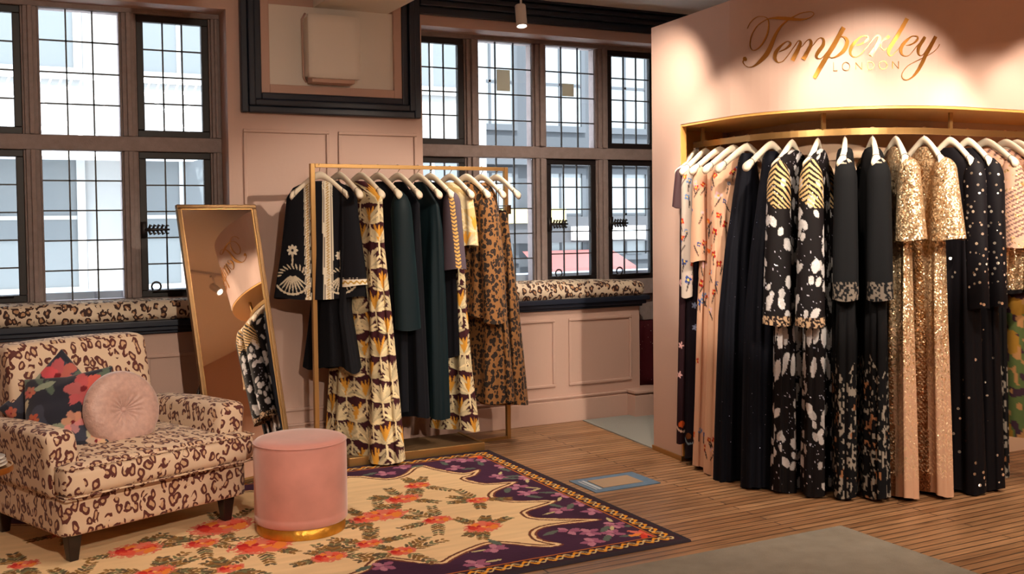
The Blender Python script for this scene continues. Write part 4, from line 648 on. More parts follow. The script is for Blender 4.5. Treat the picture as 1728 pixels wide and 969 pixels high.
def surf(name, nu, nv, fn, paint, material, parent, seed=0, zoff=0):
    """closed cloth tube: fn(phi, t) -> x, y, z arrays; the pattern is laid out in metres along the cloth"""
    ph = np.linspace(0, 2*PI, nu, endpoint=False); t = np.linspace(0, 1, nv)
    T, PH = np.meshgrid(t, ph, indexing='ij'); X, Y, Z = fn(PH, T)
    V = np.stack([X.ravel(), Y.ravel(), Z.ravel()], 1); Q = gridq(nu, nv)
    V = np.vstack([V, V[:nu].mean(0), ]); 
    top = np.array([[nv*nu, (k+1) % nu, k, k] for k in range(nu)])
    col = None
    if paint:
        dX = np.hypot(np.roll(X, -1, 1)-X, np.roll(Y, -1, 1)-Y); Lr = dX.sum(1, keepdims=True)
        S = (np.cumsum(dX, 1)-dX); S = np.where(S > Lr/2, S-Lr, S)
        med = np.median(Lr); S = S*(med/np.maximum(Lr, 1e-6))**.0
        col = paint(S.ravel(), (Z+zoff).ravel(), seed); col = np.vstack([col, col[:nu].mean(0)])
    # close the shoulder line by pinching the first ring onto its mid line
    return npmesh(name, V, Q, material, parent, col)
def body_fn(prof, nf, amp, seed, hem=.008, bend=0, yo=0):
    P = np.array(prof, float); z0 = P[0, 0]; z1 = P[-1, 0]; ph0 = seed*1.7
    def fn(PH, T):
        z = z0+(z1-z0)*T
        w = np.interp(-z, -P[:, 0], P[:, 1]); th = np.interp(-z, -P[:, 0], P[:, 2]); xo = np.interp(-z, -P[:, 0], P[:, 3]) if P.shape[1] > 3 else 0*z
        c, s = np.cos(PH), np.sin(PH)
        x = w*np.sign(c)*np.abs(c)**.85; y = th*np.sign(s)*np.abs(s)**.75
        g = np.clip((T-.05)*2.2, 0.0, 1)
        d = amp*g*(np.sin(nf*PH+ph0+.8*np.sin(2.3*T+seed))+.45*np.sin((nf*2+1)*PH+ph0*2+1.5*T))
        L = np.hypot(c/np.maximum(w, .02), s/np.maximum(th, .02)); nx, ny = c/np.maximum(w, .02)/L, s/np.maximum(th, .02)/L
        x = x+nx*d*.6+xo; y = y+ny*d+bend*T*T+yo
        return x, y, z+hem*T*np.sin(3*PH+ph0)
    return fn
def sleeve_fn(x0, z0, x1, z1, r0, r1, ry, nf, amp, seed, yoff=0):
    def fn(PH, T):
        r = r0+(r1-r0)*T; rr = r*np.sqrt(np.clip(1-(1-np.clip(T/.16, 0, 1))**2, .02, 1))
        d = 1+amp*np.clip(T*1.5, 0, 1)*np.sin(nf*PH+seed)
        x = x0+(x1-x0)*T+rr*np.cos(PH)*d; y = yoff+rr*ry*np.sin(PH)*d; z = z0+(z1-z0)*T+.006*T*np.sin(2*PH+seed)
        return x, y, z
    return fn
def garment(name, label, cat, hx, hy, zr, ang, zhem, style, group, body, sleeves=(), seed=1, dens=.0068):
    """hung from a rail at (hx, hy, zr); local x runs along the hanger towards the room, z=0 at the hem"""
    root = thing(name, label, cat, (hx, hy, zhem), ang, group); top = zr-.083-.022-zhem
    prof = [(top, .034, .022)]+[(top-d, w, t)+tuple(r) for d, w, t, *r in body['prof']]
    prof = [p if len(p) > 3 else (*p, 0) for p in prof]; prof[-1] = (0, *prof[-1][1:])
    per = 2*(max(p[1] for p in prof)+max(p[2] for p in prof))*1.6
    paint, m = body['paint'], body['mat']
    nu = int(min(body.get('numax', 250), max(48, per/dens))) if paint else 72; nv = int(min(430, top/dens)) if paint else max(40, int(top/.02))
    surf(body.get('part', 'dress_body'), nu, nv, body_fn(prof, body.get('nf', 7), body.get('amp', .01), seed, body.get('hem', .008), 0, body.get('yo', 0)), paint, m, root, seed, zhem)
    for (side, L, r0, r1, ry, pt, mm, *ex) in sleeves:
        x0 = side*(ex[0] if ex else .165); x1 = side*(ex[1] if len(ex) > 1 else .20); z0 = top-.062
        nu = int(2*PI*max(r0, r1)/dens) if pt else 32; nv = int(L/dens) if pt else 24
        surf('sleeve', max(nu, 24), max(nv, 12), sleeve_fn(x0, z0, x1, z0-L, r0, r1, ry, 3, .08, seed+side, body.get('yo', 0)), pt, mm, root, seed+3, zhem)
    return root
def band(name, parent, z, w, th, m, h=.02):
    b = MB(); n = 40
    v = [(w*math.cos(2*PI*k/n), th*math.sin(2*PI*k/n), zz) for zz in (z, z+h) for k in range(n)]
    b.add(v, [(k, (k+1) % n, n+(k+1) % n, n+k) for k in range(n)]); b.build(name, m, parent, smooth=True)

# ---- the brass rack by the pier
RK = 6.30
RA = math.radians(5.06)
rk = thing('garment_rack', 'slim square brass garment rack standing in front of the wall pier', 'clothes rack', (2.484, 6.226, 0), RA)
def lb(*a): return MB().box(*a)
lb(-.675, .675, -.012, .012, 1.828, 1.852).build('top_bar', M_brass, rk, bevel=.002)
lb(-.705, -.677, -.014, .014, 0, 1.852).build('post', M_brass, rk, bevel=.002)
lb(.677, .705, -.014, .014, 0, 1.852).build('post', M_brass, rk, bevel=.002)
IR = Matrix.Rotation(-RA, 4, 'Z') @ Matrix.Translation((-2.484, -6.226, 0))
MB().box(1.95, 2.862, 6.012, 6.034, 0, .058).xf(IR).build('plinth_edge', M_brass, rk, bevel=.002)
MB().box(2.84, 2.862, 6.034, 6.40, 0, .058).xf(IR).build('plinth_edge', M_brass, rk, bevel=.002)
MB().box(1.95, 2.84, 6.034, 6.40, .0, .052).xf(IR).build('plinth_top', mat('shaded_plate', (.20, .12, .06), .45, .5), rk)  # plate colour darkened to stand for the garments' shadow on the gold top
lb(-.70, .70, -.010, .010, 0, .020).build('base_bar', M_brass, rk, bevel=.002)
KP = [(1.843, 6.169), (1.969, 6.180), (2.114, 6.193), (2.231, 6.204), (2.369, 6.216), (2.510, 6.228), (2.599, 6.236), (2.745, 6.249), (2.867, 6.260), (2.984, 6.270), (3.098, 6.280)]
def K(i): return KP[i][0]
def KY(i): return KP[i][1]
A0 = math.radians(-65); A1 = math.radians(-27)
hl = ['white hanger carrying the black braided jacket, nearest the left post', 'second white hanger from the left post, bare arm over charcoal cloth', 'white hanger above the tall palm print dress strip',
      'white hanger just left of the dark green velvet coat', 'white hanger behind the dark green velvet coat collar', 'white hanger whose round tip overlaps the black gown on the brass rack',
      'white hanger half hidden behind the grey coat with gold chevrons', 'white hanger holding the cream palm print top', 'white hanger in front of the window mullion holding the leopard blouse',
      'white hanger holding the long leopard dress, second from right post', 'rightmost white hanger on the brass rack, holding leopard trousers']
for i in range(11): place_hanger(K(i), KY(i), 1.852, A1 if i == 0 else A0, hl[i], 'hangers on the brass rack', .84 if i == 0 else 1.0)
GR = 'clothes on the brass rack'
def p_jacket(X, Z, seed=0):
    C_ = p_solidblack(X, Z)
    trimband(C_, X, Z, -.083, .019); trimband(C_, X, Z, .040, .031)
    fan_motif(C_, X, Z, -.178, Z.min()+.045, 1.1); fan_motif(C_, X, Z, .115, Z.min()+.045, .95)
    return C_
p_jacket.planar = True
_surf = surf
def surf(name, nu, nv, fn, paint, material, parent, seed=0, zoff=0):
    if paint is not None and getattr(paint, 'planar', False):
        ph = np.linspace(0, 2*PI, nu, endpoint=False); t = np.linspace(0, 1, nv); T, PH = np.meshgrid(t, ph, indexing='ij'); X, Y, Z = fn(PH, T)
        V = np.stack([X.ravel(), Y.ravel(), Z.ravel()], 1); Q = gridq(nu, nv)
        return npmesh(name, V, Q, material, parent, paint(X.ravel(), (Z+zoff).ravel(), seed))
    return _surf(name, nu, nv, fn, paint, material, parent, seed, zoff)
JPROF = [(.01, .11, .030), (.04, .175, .035), (.10, .215, .04), (.45, .25, .045, -.01), (.73, .285, .05, -.02)]
garment('embroidered_jacket', 'black jacket with ivory braid edging and embroidered fan motifs', 'jacket', K(0), KY(0)-.02, 1.852, A1, 1.03, None, GR,
        dict(prof=JPROF, paint=p_jacket, mat=PT, nf=4, amp=.004, part='jacket_body', yo=.032, numax=520),
        [(1, .58, .055, .082, .85, p_jsleeve, PT, .150, .190)], seed=2, dens=.003)
garment('charcoal_dress', 'charcoal dress with long loose panels, hanging under the braided jacket', 'dress', K(1)-.03, KY(1), 1.852, A0, .59, None, GR,
        dict(prof=[(.05, .09, .035), (.1, .12, .04), (.4, .12, .045), (.8, .15, .055, -.05), (1.2, .23, .065, -.05)], paint=None, mat=M_char, nf=6, amp=.016, hem=.02), (), seed=3)
PP = [(.05, .12, .03), (.1, .185, .04), (.4, .17, .045), (.8, .20, .06), (1.3, .25, .075), (1.8, .27, .085)]
garment('palm_print_dress', 'full length plum maxi dress printed with cream and gold palm fronds', 'dress', K(2)-.02, KY(2)-.04, 1.852, A0, .03, None, GR,
        dict(prof=[(.05, .12, .03), (.1, .185, .04), (.4, .19, .045), (.8, .22, .06), (1.3, .27, .08), (1.8, .31, .10)], paint=p_palm, mat=PT, nf=6, amp=.018), (), seed=4, dens=.0043)
garment('velvet_coat', 'dark green velvet coat with long sleeve, in the middle of the brass rack', 'coat', K(3)+.02, KY(3), 1.852, A0, .30, None, GR,
        dict(prof=[(.04, .11, .05), (.1, .19, .06), (.5, .19, .06), (1.4, .20, .06)], paint=None, mat=M_blackv, nf=5, amp=.008, part='coat_body'),
        [(1, .86, .060, .075, 1.1, None, M_teal, .165, .21)], seed=5)
garment('velvet_jumpsuit', 'dark teal velvet jumpsuit between the green coat and the black gown', 'jumpsuit', K(4)+.01, KY(4), 1.852, A0, .255, None, GR,
        dict(prof=[(.14, .17, .03), (.3, .17, .04), (.8, .18, .05), (1.45, .21, .06)], paint=None, mat=M_blackv, nf=6, amp=.010), (), seed=6)
garment('black_gown', 'black strappy gown with deep teal sheen to the right of the jumpsuit', 'dress', K(5)+.01, KY(5), 1.852, A0, .235, None, GR,
        dict(prof=[(.15, .16, .03), (.3, .18, .04), (.8, .19, .05), (1.5, .215, .07)], paint=None, mat=M_teal, nf=6, amp=.014), (), seed=7)
garment('chevron_coat', 'grey coat whose short sleeve carries a gold chevron braid', 'coat', K(6)+.01, KY(6), 1.852, A0, .62, None, GR,
        dict(prof=[(.04, .11, .04), (.1, .185, .05), (.5, .185, .05), (1.1, .2, .06)], paint=None, mat=M_black, nf=5, amp=.008, part='coat_body'),
        [(1, .50, .055, .082, .9, p_chevsleeve, PT, .17, .195)], seed=8, dens=.0045)
garment('palm_print_blouse', 'cream and gold palm print blouse, short and brightly lit', 'blouse', K(7), KY(7), 1.852, A0, 1.33, None, GR,
        dict(prof=[(.04, .11, .045), (.1, .185, .055), (.3, .21, .07), (.42, .22, .075)], paint=lambda S, Z, s: p_palm(S, Z, s, lin((214, 184, 128))), mat=PT, nf=5, amp=.008, part='blouse_body'),
        (), seed=9, dens=.005)
garment('palm_print_trousers', 'plum palm print trousers below the cream palm print blouse', 'trousers', K(7), KY(7)-.02, 1.60, A0, .13, None, GR,
        dict(prof=[(.03, .09, .03), (.5, .11, .04), (1.0, .15, .06), (1.35, .20, .075)], paint=p_palm, mat=PT, nf=4, amp=.012, part='trouser_legs'), (), seed=10, dens=.0043)
garment('leopard_blouse', 'tan leopard print blouse with a long full sleeve', 'blouse', K(8)+.01, KY(8), 1.852, A0, .86, None, GR,
        dict(prof=[(.03, .10, .04), (.09, .18, .05), (.5, .19, .05), (.88, .20, .06)], paint=None, mat=M_leod, nf=5, amp=.01, part='blouse_body'),
        [(1, .86, .062, .070, 1.0, None, M_leod, .16, .21)], seed=11)
garment('leopard_dress', 'long tan leopard print dress, second from the right post', 'dress', K(9), KY(9), 1.852, A0, .29, None, GR,
        dict(prof=[(.03, .08, .04), (.09, .12, .05), (.5, .17, .05), (.9, .20, .06), (1.46, .25, .09)], paint=None, mat=M_leod, nf=6, amp=.015), (), seed=12)
o = garment('leopard_trousers', 'wide leopard print trousers clipped to the rightmost hanger by the right post', 'trousers', K(10)-.01, KY(10)-.02, 1.67, A0, .265, None, GR,
        dict(prof=[(.02, .09, .02), (.3, .13, .035), (.8, .18, .06), (1.32, .235, .09)], paint=None, mat=M_leod, nf=5, amp=.016, part='trouser_legs'), (), seed=13)
band('waistband', o, 1.67-.083-.012-.265-.05, .085, .022, M_wood_dark, .035)
b = MB(); b.tube([(0.02, 0, 1.852-.083-.09-.265), (.02, 0, 1.30)], .0025, 6); b.tube([(-.08, 0, 1.325), (.12, 0, 1.325)], .0025, 6); b.box(-.085, -.065, -.008, .008, 1.27, 1.33); b.box(.10, .12, -.008, .008, 1.27, 1.33)
b.build('trouser_clip', M_chrome, o)

# ---- gowns on the curved rail
NP = [(3.960, 5.220, -.88, -.47), (3.950, 5.106, -.96, -.27), (3.937, 4.951, -.997, -.08), (3.925, 4.811, -.997, -.08), (3.913, 4.676, -.997, -.08), (3.927, 4.486, -.975, -.22),
      (3.966, 4.366, -.92, -.391), (4.034, 4.242, -.823, -.569), (4.125, 4.135, -.692, -.722), (4.235, 4.049, -.537, -.844), (4.345, 3.992, -.378, -.926), (4.508, 3.948, -.145, -.989),
      (4.696, 3.94, 0, -1), (4.838, 3.94, 0, -1), (4.982, 3.94, 0, -1), (5.144, 3.94, 0, -1), (5.237, 3.94, 0, -1), (5.39, 3.94, 0, -1)]
nh = ['bare white hanger end nearest the window, leftmost on the curved rail', 'second white hanger from the left on the curved rail', 'white hanger above the first nude tulle gown',
      'white hanger above the second nude tulle gown', 'white hanger inside the taller halter neck black gown', 'white hanger with bright round tip inside the black halter gown beside the petal gowns',
      'white hanger neck showing above the left striped yoke', 'white hanger neck showing above the right striped yoke', 'edge-on white hanger inside the left black mosaic print gown',
      'edge-on white hanger inside the right black mosaic print gown', 'white hanger peak above the left gold sequin gown', 'wide white hanger peak above the right gold sequin gown',
      'white hanger above the left black sequin gown', 'white hanger above the right black sequin gown', 'white hanger above the left blush tulle top',
      'white hanger above the right blush tulle top', 'white hanger nearest the right photo edge, above the green floral gown']
def NA(i): return math.atan2(NP[i][3], NP[i][2])
for i in range(17): place_hanger(NP[i][0], NP[i][1], 1.967, NA(i), nh[i], 'hangers on the curved rail', .8 if 6 <= i <= 13 else 1.0)
GN = 'gowns on the curved rail'
def gown(i, name, label, zhem, body, sleeves=(), seed=1, **k):
    return garment(name, label, body.pop('cat', 'dress'), NP[i][0], NP[i][1], 1.967, NA(i), zhem, None, GN, body, sleeves, seed, **k)
M_pleat = speckled('black_pleated_tulle', (.003, .0035, .008), (.6, .65, 1), 26, .06, .75)
M_seqb = speckled('black_sequin_cloth', (.004, .003, .005), (.9, .78, .66), 30, .24, .7, .22)
M_seqd = speckled('black_sparse_sequin_cloth', (.004, .003, .005), (.9, .78, .66), 19, .16, .7, .22)
gown(0, 'star_flower_gown', 'burgundy gown with star flowers, leftmost gown on the curved rail', .13, dict(prof=[(.16, .20, .025), (.4, .21, .03), (1.0, .23, .03), (1.7, .26, .035)], paint=p_starflower, mat=PT, nf=5, amp=.006),
     [(1, .24, .045, .055, .7, None, mat('burgundy_crepe', (.035, .008, .014), .7), .205, .235)], seed=21)
gown(1, 'star_flower_gown', 'dark navy star flower gown with a pale sheer embroidered sleeve', .045, dict(prof=[(.15, .15, .03), (.3, .16, .035), (1.0, .18, .045), (1.8, .20, .05)],
     paint=lambda S, Z, s: p_starflower(S, Z, s)*np.array([.35, .7, 1.1, 1]), mat=PT, nf=5, amp=.006), [(1, .78, .046, .040, .8, p_embroid(lin((190, 176, 168))), PT, .175, .185)], seed=22, dens=.006)
TP = lin((212, 168, 142))
gown(2, 'embroidered_tulle_gown', 'nude tulle gown with red poppies, nearer the window', .02, dict(prof=[(.10, .15, .04), (.14, .17, .05), (.5, .15, .05), (.9, .17, .055), (1.85, .21, .07)], paint=p_embroid(TP), mat=PT, nf=8, amp=.012),
     [(1, .56, .045, .050, .9, p_embroid(TP), PT, .155, .175)], seed=23, dens=.006)
gown(3, 'embroidered_tulle_gown', 'nude tulle gown with blue and red blossoms, beside the black halter gown', .005, dict(prof=[(.10, .15, .04), (.14, .17, .05), (.5, .15, .055), (.9, .17, .06), (1.85, .21, .075)], paint=p_embroid(lin((216, 172, 144))), mat=PT, nf=8, amp=.013),
     (), seed=24, dens=.006)
HP = [(.03, .050, .045), (.10, .060, .05), (.25, .09, .06), (.55, .15, .065), (.9, .19, .075), (1.85, .235, .085)]
gown(4, 'halter_gown', 'black pleated halter gown with tiny sequins, next to the nude gowns', .005, dict(prof=HP, paint=None, mat=M_pleat, nf=13, amp=.012), (), seed=25)
gown(5, 'halter_gown', 'black pleated halter gown with tiny sequins, next to the white petal gown', .01, dict(prof=HP, paint=None, mat=M_pleat, nf=13, amp=.012), (), seed=26)
PG = [(.008, .065, .035), (.03, .115, .042), (.06, .155, .047), (.11, .18, .05), (.5, .15, .05), (.9, .16, .055), (1.85, .20, .068)]
gown(6, 'petal_gown', 'black gown with silver petals and gold striped yoke, left of the pair', .01, dict(prof=PG, paint=p_petals, mat=PS, nf=7, amp=.012), [(1, .88, .060, .074, 1.0, p_petal_sleeve, PS, .16, .20), (-1, .88, .060, .07, 1.0, p_petal_sleeve, PS, .16, .20)], seed=27, dens=.0043)
gown(7, 'petal_gown', 'black gown with silver petals and gold striped yoke, right of the pair', .015, dict(prof=PG, paint=p_petals, mat=PS, nf=7, amp=.012), [(1, .88, .060, .074, 1.0, p_petal_sleeve, PS, .16, .20), (-1, .88, .060, .07, 1.0, p_petal_sleeve, PS, .16, .20)], seed=28, dens=.0043)
MG = [(.008, .060, .035), (.03, .11, .042), (.06, .145, .045), (.11, .165, .05), (.5, .15, .05), (.9, .16, .055), (1.85, .20, .066)]
gown(8, 'mosaic_print_gown', 'black gown with mosaic print skirt, left of the matching two', .02, dict(prof=MG, paint=p_mosaic, mat=PT, nf=6, amp=.012), [(1, .74, .058, .064, 1.0, p_mosaic_cuff, PT, .14, .17), (-1, .74, .058, .064, 1.0, p_mosaic_cuff, PT, .14, .17)], seed=29, dens=.0046)
gown(9, 'mosaic_print_gown', 'black gown with mosaic print skirt, right of the matching two', .02, dict(prof=MG, paint=p_mosaic, mat=PT, nf=6, amp=.012), [(1, .74, .058, .064, 1.0, p_mosaic_cuff, PT, .14, .17), (-1, .74, .058, .064, 1.0, p_mosaic_cuff, PT, .14, .17)], seed=30, dens=.0046)
CG = [(.08, .12, .04), (.12, .155, .045), (.5, .14, .045), (.9, .15, .045), (1.85, .20, .062)]
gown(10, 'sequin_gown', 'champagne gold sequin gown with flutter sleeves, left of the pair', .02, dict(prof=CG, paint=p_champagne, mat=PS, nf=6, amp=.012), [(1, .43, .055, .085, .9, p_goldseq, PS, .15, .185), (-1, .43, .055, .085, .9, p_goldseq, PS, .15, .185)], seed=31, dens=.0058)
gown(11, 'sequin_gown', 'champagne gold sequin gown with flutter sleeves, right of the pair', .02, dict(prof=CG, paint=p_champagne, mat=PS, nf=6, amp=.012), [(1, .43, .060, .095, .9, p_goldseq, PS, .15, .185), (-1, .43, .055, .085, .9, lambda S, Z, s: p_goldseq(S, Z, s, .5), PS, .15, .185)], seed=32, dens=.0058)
SG = [(.06, .11, .045), (.11, .17, .05), (.5, .17, .055), (.9, .18, .06), (1.85, .22, .075)]
for q, (i, wd) in enumerate(((12, 'left'), (13, 'right'))):
    gown(i, 'black_sequin_gown', 'black gown dotted with clear sequins, the %s one of two' % wd, .015, dict(prof=SG, paint=None, mat=M_seqd, nf=7, amp=.012),
         [(1, .80 if q < 2 else .5, .062, .060, .85, None, M_seqb, .155, .19), (-1, .80, .062, .060, .85, None, M_seqb, .155, .19)], seed=33+q)
gown(14, 'blush_top', 'blush tulle top with dark chevrons, beside the black sequin gowns', .05, dict(cat='gown', prof=[(.05, .11, .04), (.10, .17, .045), (.5, .15, .045), (.8, .12, .045), (1.8, .15, .055)], paint=lambda S, Z, s: np.where((Z > 1.30)[:, None], p_blush(S, Z, s), np.where((Z > 1.08)[:, None], p_goldseq(S, Z, s), p_mosaic(S, Z, s))), mat=PS, nf=6, amp=.01),
     [(1, .48, .055, .085, .8, p_blush, PS, .16, .20), (-1, .48, .055, .085, .8, p_blush, PS, .16, .20)], seed=37)
gown(15, 'blush_top', 'blush tulle top with dark chevrons, right one of the two blush tops', 1.06, dict(cat='gown', prof=[(.05, .11, .04), (.10, .17, .045), (.5, .16, .045), (.8, .15, .045)], paint=lambda S, Z, s: np.where((Z > 1.30)[:, None], p_blush(S, Z, s), np.where((Z > 1.08)[:, None], p_goldseq(S, Z, s), fill(len(S), lin((24, 20, 24))))), mat=PS, nf=6, amp=.01),
     [(1, .48, .055, .085, .8, p_blush, PS, .16, .20)], seed=38)
gown(16, 'green_floral_gown', 'green gown with ochre floral skirt cut off by the right photo edge', .25, dict(prof=[(.05, .11, .04), (.10, .17, .05), (.5, .16, .05), (1.0, .24, .07), (1.65, .34, .09)], paint=p_greenfloral, mat=PT, nf=6, amp=.015), (), seed=39)
tag(MB().add(*(lambda n: ([(4.62+.14*math.cos(2*PI*k/n)*(1 if z == .28 else .8), 6.70+.05*math.sin(2*PI*k/n)*(1+.3*math.sin(5*k)), z) for z in (.20, .28, .62, .70) for k in range(n)], [(i*n+k, i*n+(k+1) % n, (i+1)*n+(k+1) % n, (i+1)*n+k) for i in range(3) for k in range(n)]+[tuple(range(n-1, -1, -1)), tuple(3*n+k for k in range(n))]))(24)).build('folded_garment', speckled('burgundy_beaded', (.05, .004, .008), (.8, .7, .7), 40, .1), smooth=True),
    'dark burgundy beaded cloth glimpsed between window seat and curved wall', 'cloth')

# ------------------------------------------------------------------ rug
def in_poly(X, Y, poly):
    r = np.zeros(len(X), bool); n = len(poly)
    for i in range(n):
        x0, y0 = poly[i]; x1, y1 = poly[(i+1) % n]
        if y0 == y1: continue
        c = ((y0 > Y) != (y1 > Y)) & (X < (x1-x0)*(Y-y0)/(y1-y0)+x0); r ^= c
    return r
def poly_dist(X, Y, poly):
    D = np.full(len(X), 9.0); n = len(poly)
    for i in range(n):
        a = np.array(poly[i]); b_ = np.array(poly[(i+1) % n]); d = b_-a; L = d@d
        t = np.clip(((X-a[0])*d[0]+(Y-a[1])*d[1])/L, 0, 1); D = np.minimum(D, np.hypot(X-a[0]-t*d[0], Y-a[1]-t*d[1]))
    return D
def smooth_poly(P):
    P = np.array(P); n = len(P); out = []
    for i in range(n):
        a, b_, c, d = P[i-1], P[i], P[(i+1) % n], P[(i+2) % n]
        for t in (0, .33, .66): out.append(tuple(.5*((2*b_)+(-a+c)*t+(2*a-5*b_+4*c-d)*t*t+(-a+3*b_-3*c+d)*t**3)))
    return out
POLY = [(1.865, 5.775), (2.043, 5.615), (2.169, 5.661), (2.274, 5.785), (2.353, 5.803), (2.39, 5.687), (2.483, 5.512), (2.60, 5.548), (2.517, 5.432), (2.436, 5.392), (2.493, 5.234), (2.66, 5.179), (2.479, 5.065), (2.407, 4.952), (2.466, 4.83), (2.66, 4.725), (2.456, 4.638), (2.413, 4.586), (2.436, 4.485), (2.681, 4.322), (2.425, 4.353), (2.305, 4.299), (2.271, 4.184), (2.321, 4.075), (2.222, 4.094), (2.072, 4.24), (1.95, 4.217), (1.822, 4.15), (1.736, 4.098), (1.622, 4.194), (1.532, 4.284), (1.461, 4.225), (1.411, 4.167),
        (1.2, 4.12), (1.0, 4.25), (.8, 4.12), (.55, 4.2), (.3, 4.1), (.05, 4.22), (-.2, 4.15), (-.3, 4.4), (-.12, 4.7), (-.3, 5.0), (-.15, 5.3), (-.28, 5.6), (0, 5.72), (.3, 5.6), (.6, 5.75), (.9, 5.62), (1.2, 5.78), (1.5, 5.62)]
ROSES = [(2.143, 5.389, 0.068), (1.97, 5.164, 0.089), (1.774, 4.931, 0.112), (1.978, 4.716, 0.071), (2.128, 4.499, 0.091), (2.308, 4.943, 0.058), (1.554, 4.521, 0.061), (1.648, 4.343, 0.06), (1.366, 4.42, 0.049), (0.59, 4.955, 0.109), (1.014, 5.132, 0.143), (1.113, 4.738, 0.134), (1.68, 4.91, 0.079), (1.335, 4.428, 0.076), (0.124, 4.977, 0.064), (0.916, 4.484, 0.057), (0.873, 4.907, 0.074), (.62, 4.60, .08), (.3, 4.66, .06), (1.5, 5.35, .1), (.35, 5.4, .09)]
MAUVE = [(2.604, 4.942), (2.628, 5.34), (2.76, 5.236), (2.598, 4.558), (2.729, 4.462), (2.748, 4.809), (2.455, 4.235), (2.703, 4.217), (2.618, 4.104), (2.468, 4.037), (1.87, 4.024), (2.028, 4.174), (2.083, 5.74), (2.226, 5.844), (2.537, 5.861), (2.493, 5.66), (2.632, 5.807), (2.739, 5.746), (2.532, 4.172), (1.509, 4.192), (1.2, 4.0), (.8, 4.0), (1.0, 4.08), (2.77, 5.55), (2.62, 5.08), (2.76, 4.62)]
RX0, RX1, RY0, RY1 = -.45, 2.885, 3.845, 6.005
nx, ny = 760, 500
gx = np.linspace(RX0, RX1, nx); gy = np.linspace(RY0, RY1, ny); GX, GY = np.meshgrid(gx, gy); X = GX.ravel(); Y = GY.ravel()
Cc = fill(len(X), lin((66, 36, 62)))
Cc[:, :3] *= (.8+.5*vnoise(X*9, Y*9, 1))[:, None]
sp = smooth_poly(POLY); jx = .012*(vnoise(X*38, Y*38, 5)-.5); ins = in_poly(X+jx, Y+jx, sp); D = poly_dist(X, Y, sp)
cream = np.array(lin((240, 206, 160)))
Cc[ins, :3] = cream*(.92+.14*vnoise(X*6, Y*40, 2))[ins, None]
ring = ins & (D > .016) & (D < .030); Cc[ring, :3] = lin((110, 62, 44)); ring = (~ins) & (D < .012); Cc[ring, :3] = lin((120, 66, 52))
OR = [lin((214, 60, 44)), lin((232, 96, 74)), lin((226, 120, 100)), lin((236, 138, 60)), lin((190, 40, 44))]
rg = random.Random(5)
LV = [lin((126, 92, 56)), lin((150, 112, 62)), lin((98, 84, 66)), lin((120, 118, 84))]
for (x, y, a) in ROSES:
    for q in range(rg.randint(4, 6)):
        t = rg.uniform(0, 2*PI); L = rg.uniform(.10, .20)
        for k in range(6):
            u = (k+1)/6; xx, yy = x+math.cos(t)*(a*.7+L*u), y+math.sin(t)*(a*.7+L*u)
            for sgn in (-1, 1): blob(Cc, X, Y, xx+sgn*.014*math.cos(t+PI/2), yy+sgn*.014*math.sin(t+PI/2), .036*(1.1-.6*u), .009, t+sgn*.7, LV[(q+k) % 4], 0, .5)
for (x, y, a) in ROSES:
    blob(Cc, X, Y, x, y, a*1.1, a*.85, .3, OR[2], 0, .5)
    for q in range(9):
        t = q*2*PI/9+rg.random()*.3; rr = a*.62; blob(Cc, X, Y, x+rr*math.cos(t), y+rr*.8*math.sin(t), a*.42, a*.22, t+PI/2, OR[q % 5], 0, .4)
    for q in range(5): t = q*1.3; blob(Cc, X, Y, x+a*.26*math.cos(t), y+a*.22*math.sin(t), a*.24, a*.11, t+PI/2, OR[(q*2) % 5], 0, .3)
    blob(Cc, X, Y, x, y, a*.13, a*.10, 0, lin((250, 190, 110)))
for (x, y) in MAUVE:
    for q in range(5):
        t = q*2*PI/5+rg.random(); blob(Cc, X, Y, x+.034*math.cos(t), y+.034*math.sin(t), .030, .019, t, lin((190, 128, 150)) if q % 2 else lin((160, 96, 126)), 0, .4)
    t = rg.uniform(0, 6.28); blob(Cc, X, Y, x+.09*math.cos(t), y+.09*math.sin(t), .05, .018, t+.6, lin((92, 104, 96)), 0, .5)
    if rg.random() < .5: t += 2; blob(Cc, X, Y, x+.08*math.cos(t), y+.08*math.sin(t), .040, .010, t, lin((200, 186, 140)), 0, .5)
for (x, y) in ((2.74, 4.03), (2.76, 5.86)):
    for q in range(6): t = q*1.05; blob(Cc, X, Y, x+.04*math.cos(t), y+.04*math.sin(t), .04, .018, t, OR[q % 4], 0, .5)
ed = np.minimum(np.minimum(RX1-X, X-RX0), np.minimum(Y-RY0, RY1-Y)); along = np.where((RX1-X == ed) | (X-RX0 == ed), Y, X)
m = ed < .125; Cc[m, :3] = lin((58, 34, 46))
w1 = np.abs(ed-.075-.020*np.sin(along*2*PI/.085)); w2 = np.abs(ed-.075+.020*np.sin(along*2*PI/.085+.9))
m = (w1 < .0095) & (ed < .13); Cc[m, :3] = lin((232, 156, 40)); m = (w2 < .006) & (ed < .13); Cc[m, :3] = lin((214, 190, 140)); m = (np.abs(ed-.118) < .005); Cc[m, :3] = lin((190, 110, 50))
m = ed < .028; Cc[m, :3] = lin((52, 44, 52))
zz = np.full(len(X), .010)+.0008*vnoise(X*120, Y*120); zz[ed < .004] = .001
rug = npmesh('floral_rug', np.stack([X, Y, zz], 1), gridq(nx, ny, False), painted('wool_rug', .95), None, Cc)
tag(rug, 'floral wool rug with cream field and scalloped plum border under the leopard armchair', 'rug')
tag(MB().box(.6, 3.64, 1.6, 3.675, 0, .012).build('grey_rug', mat('grey_weave', (.27, .235, .19), .95, bump=.5, bscale=220, vary=.28, vscale=9), bevel=.004), 'plain mottled grey rug in the lower right foreground', 'rug')
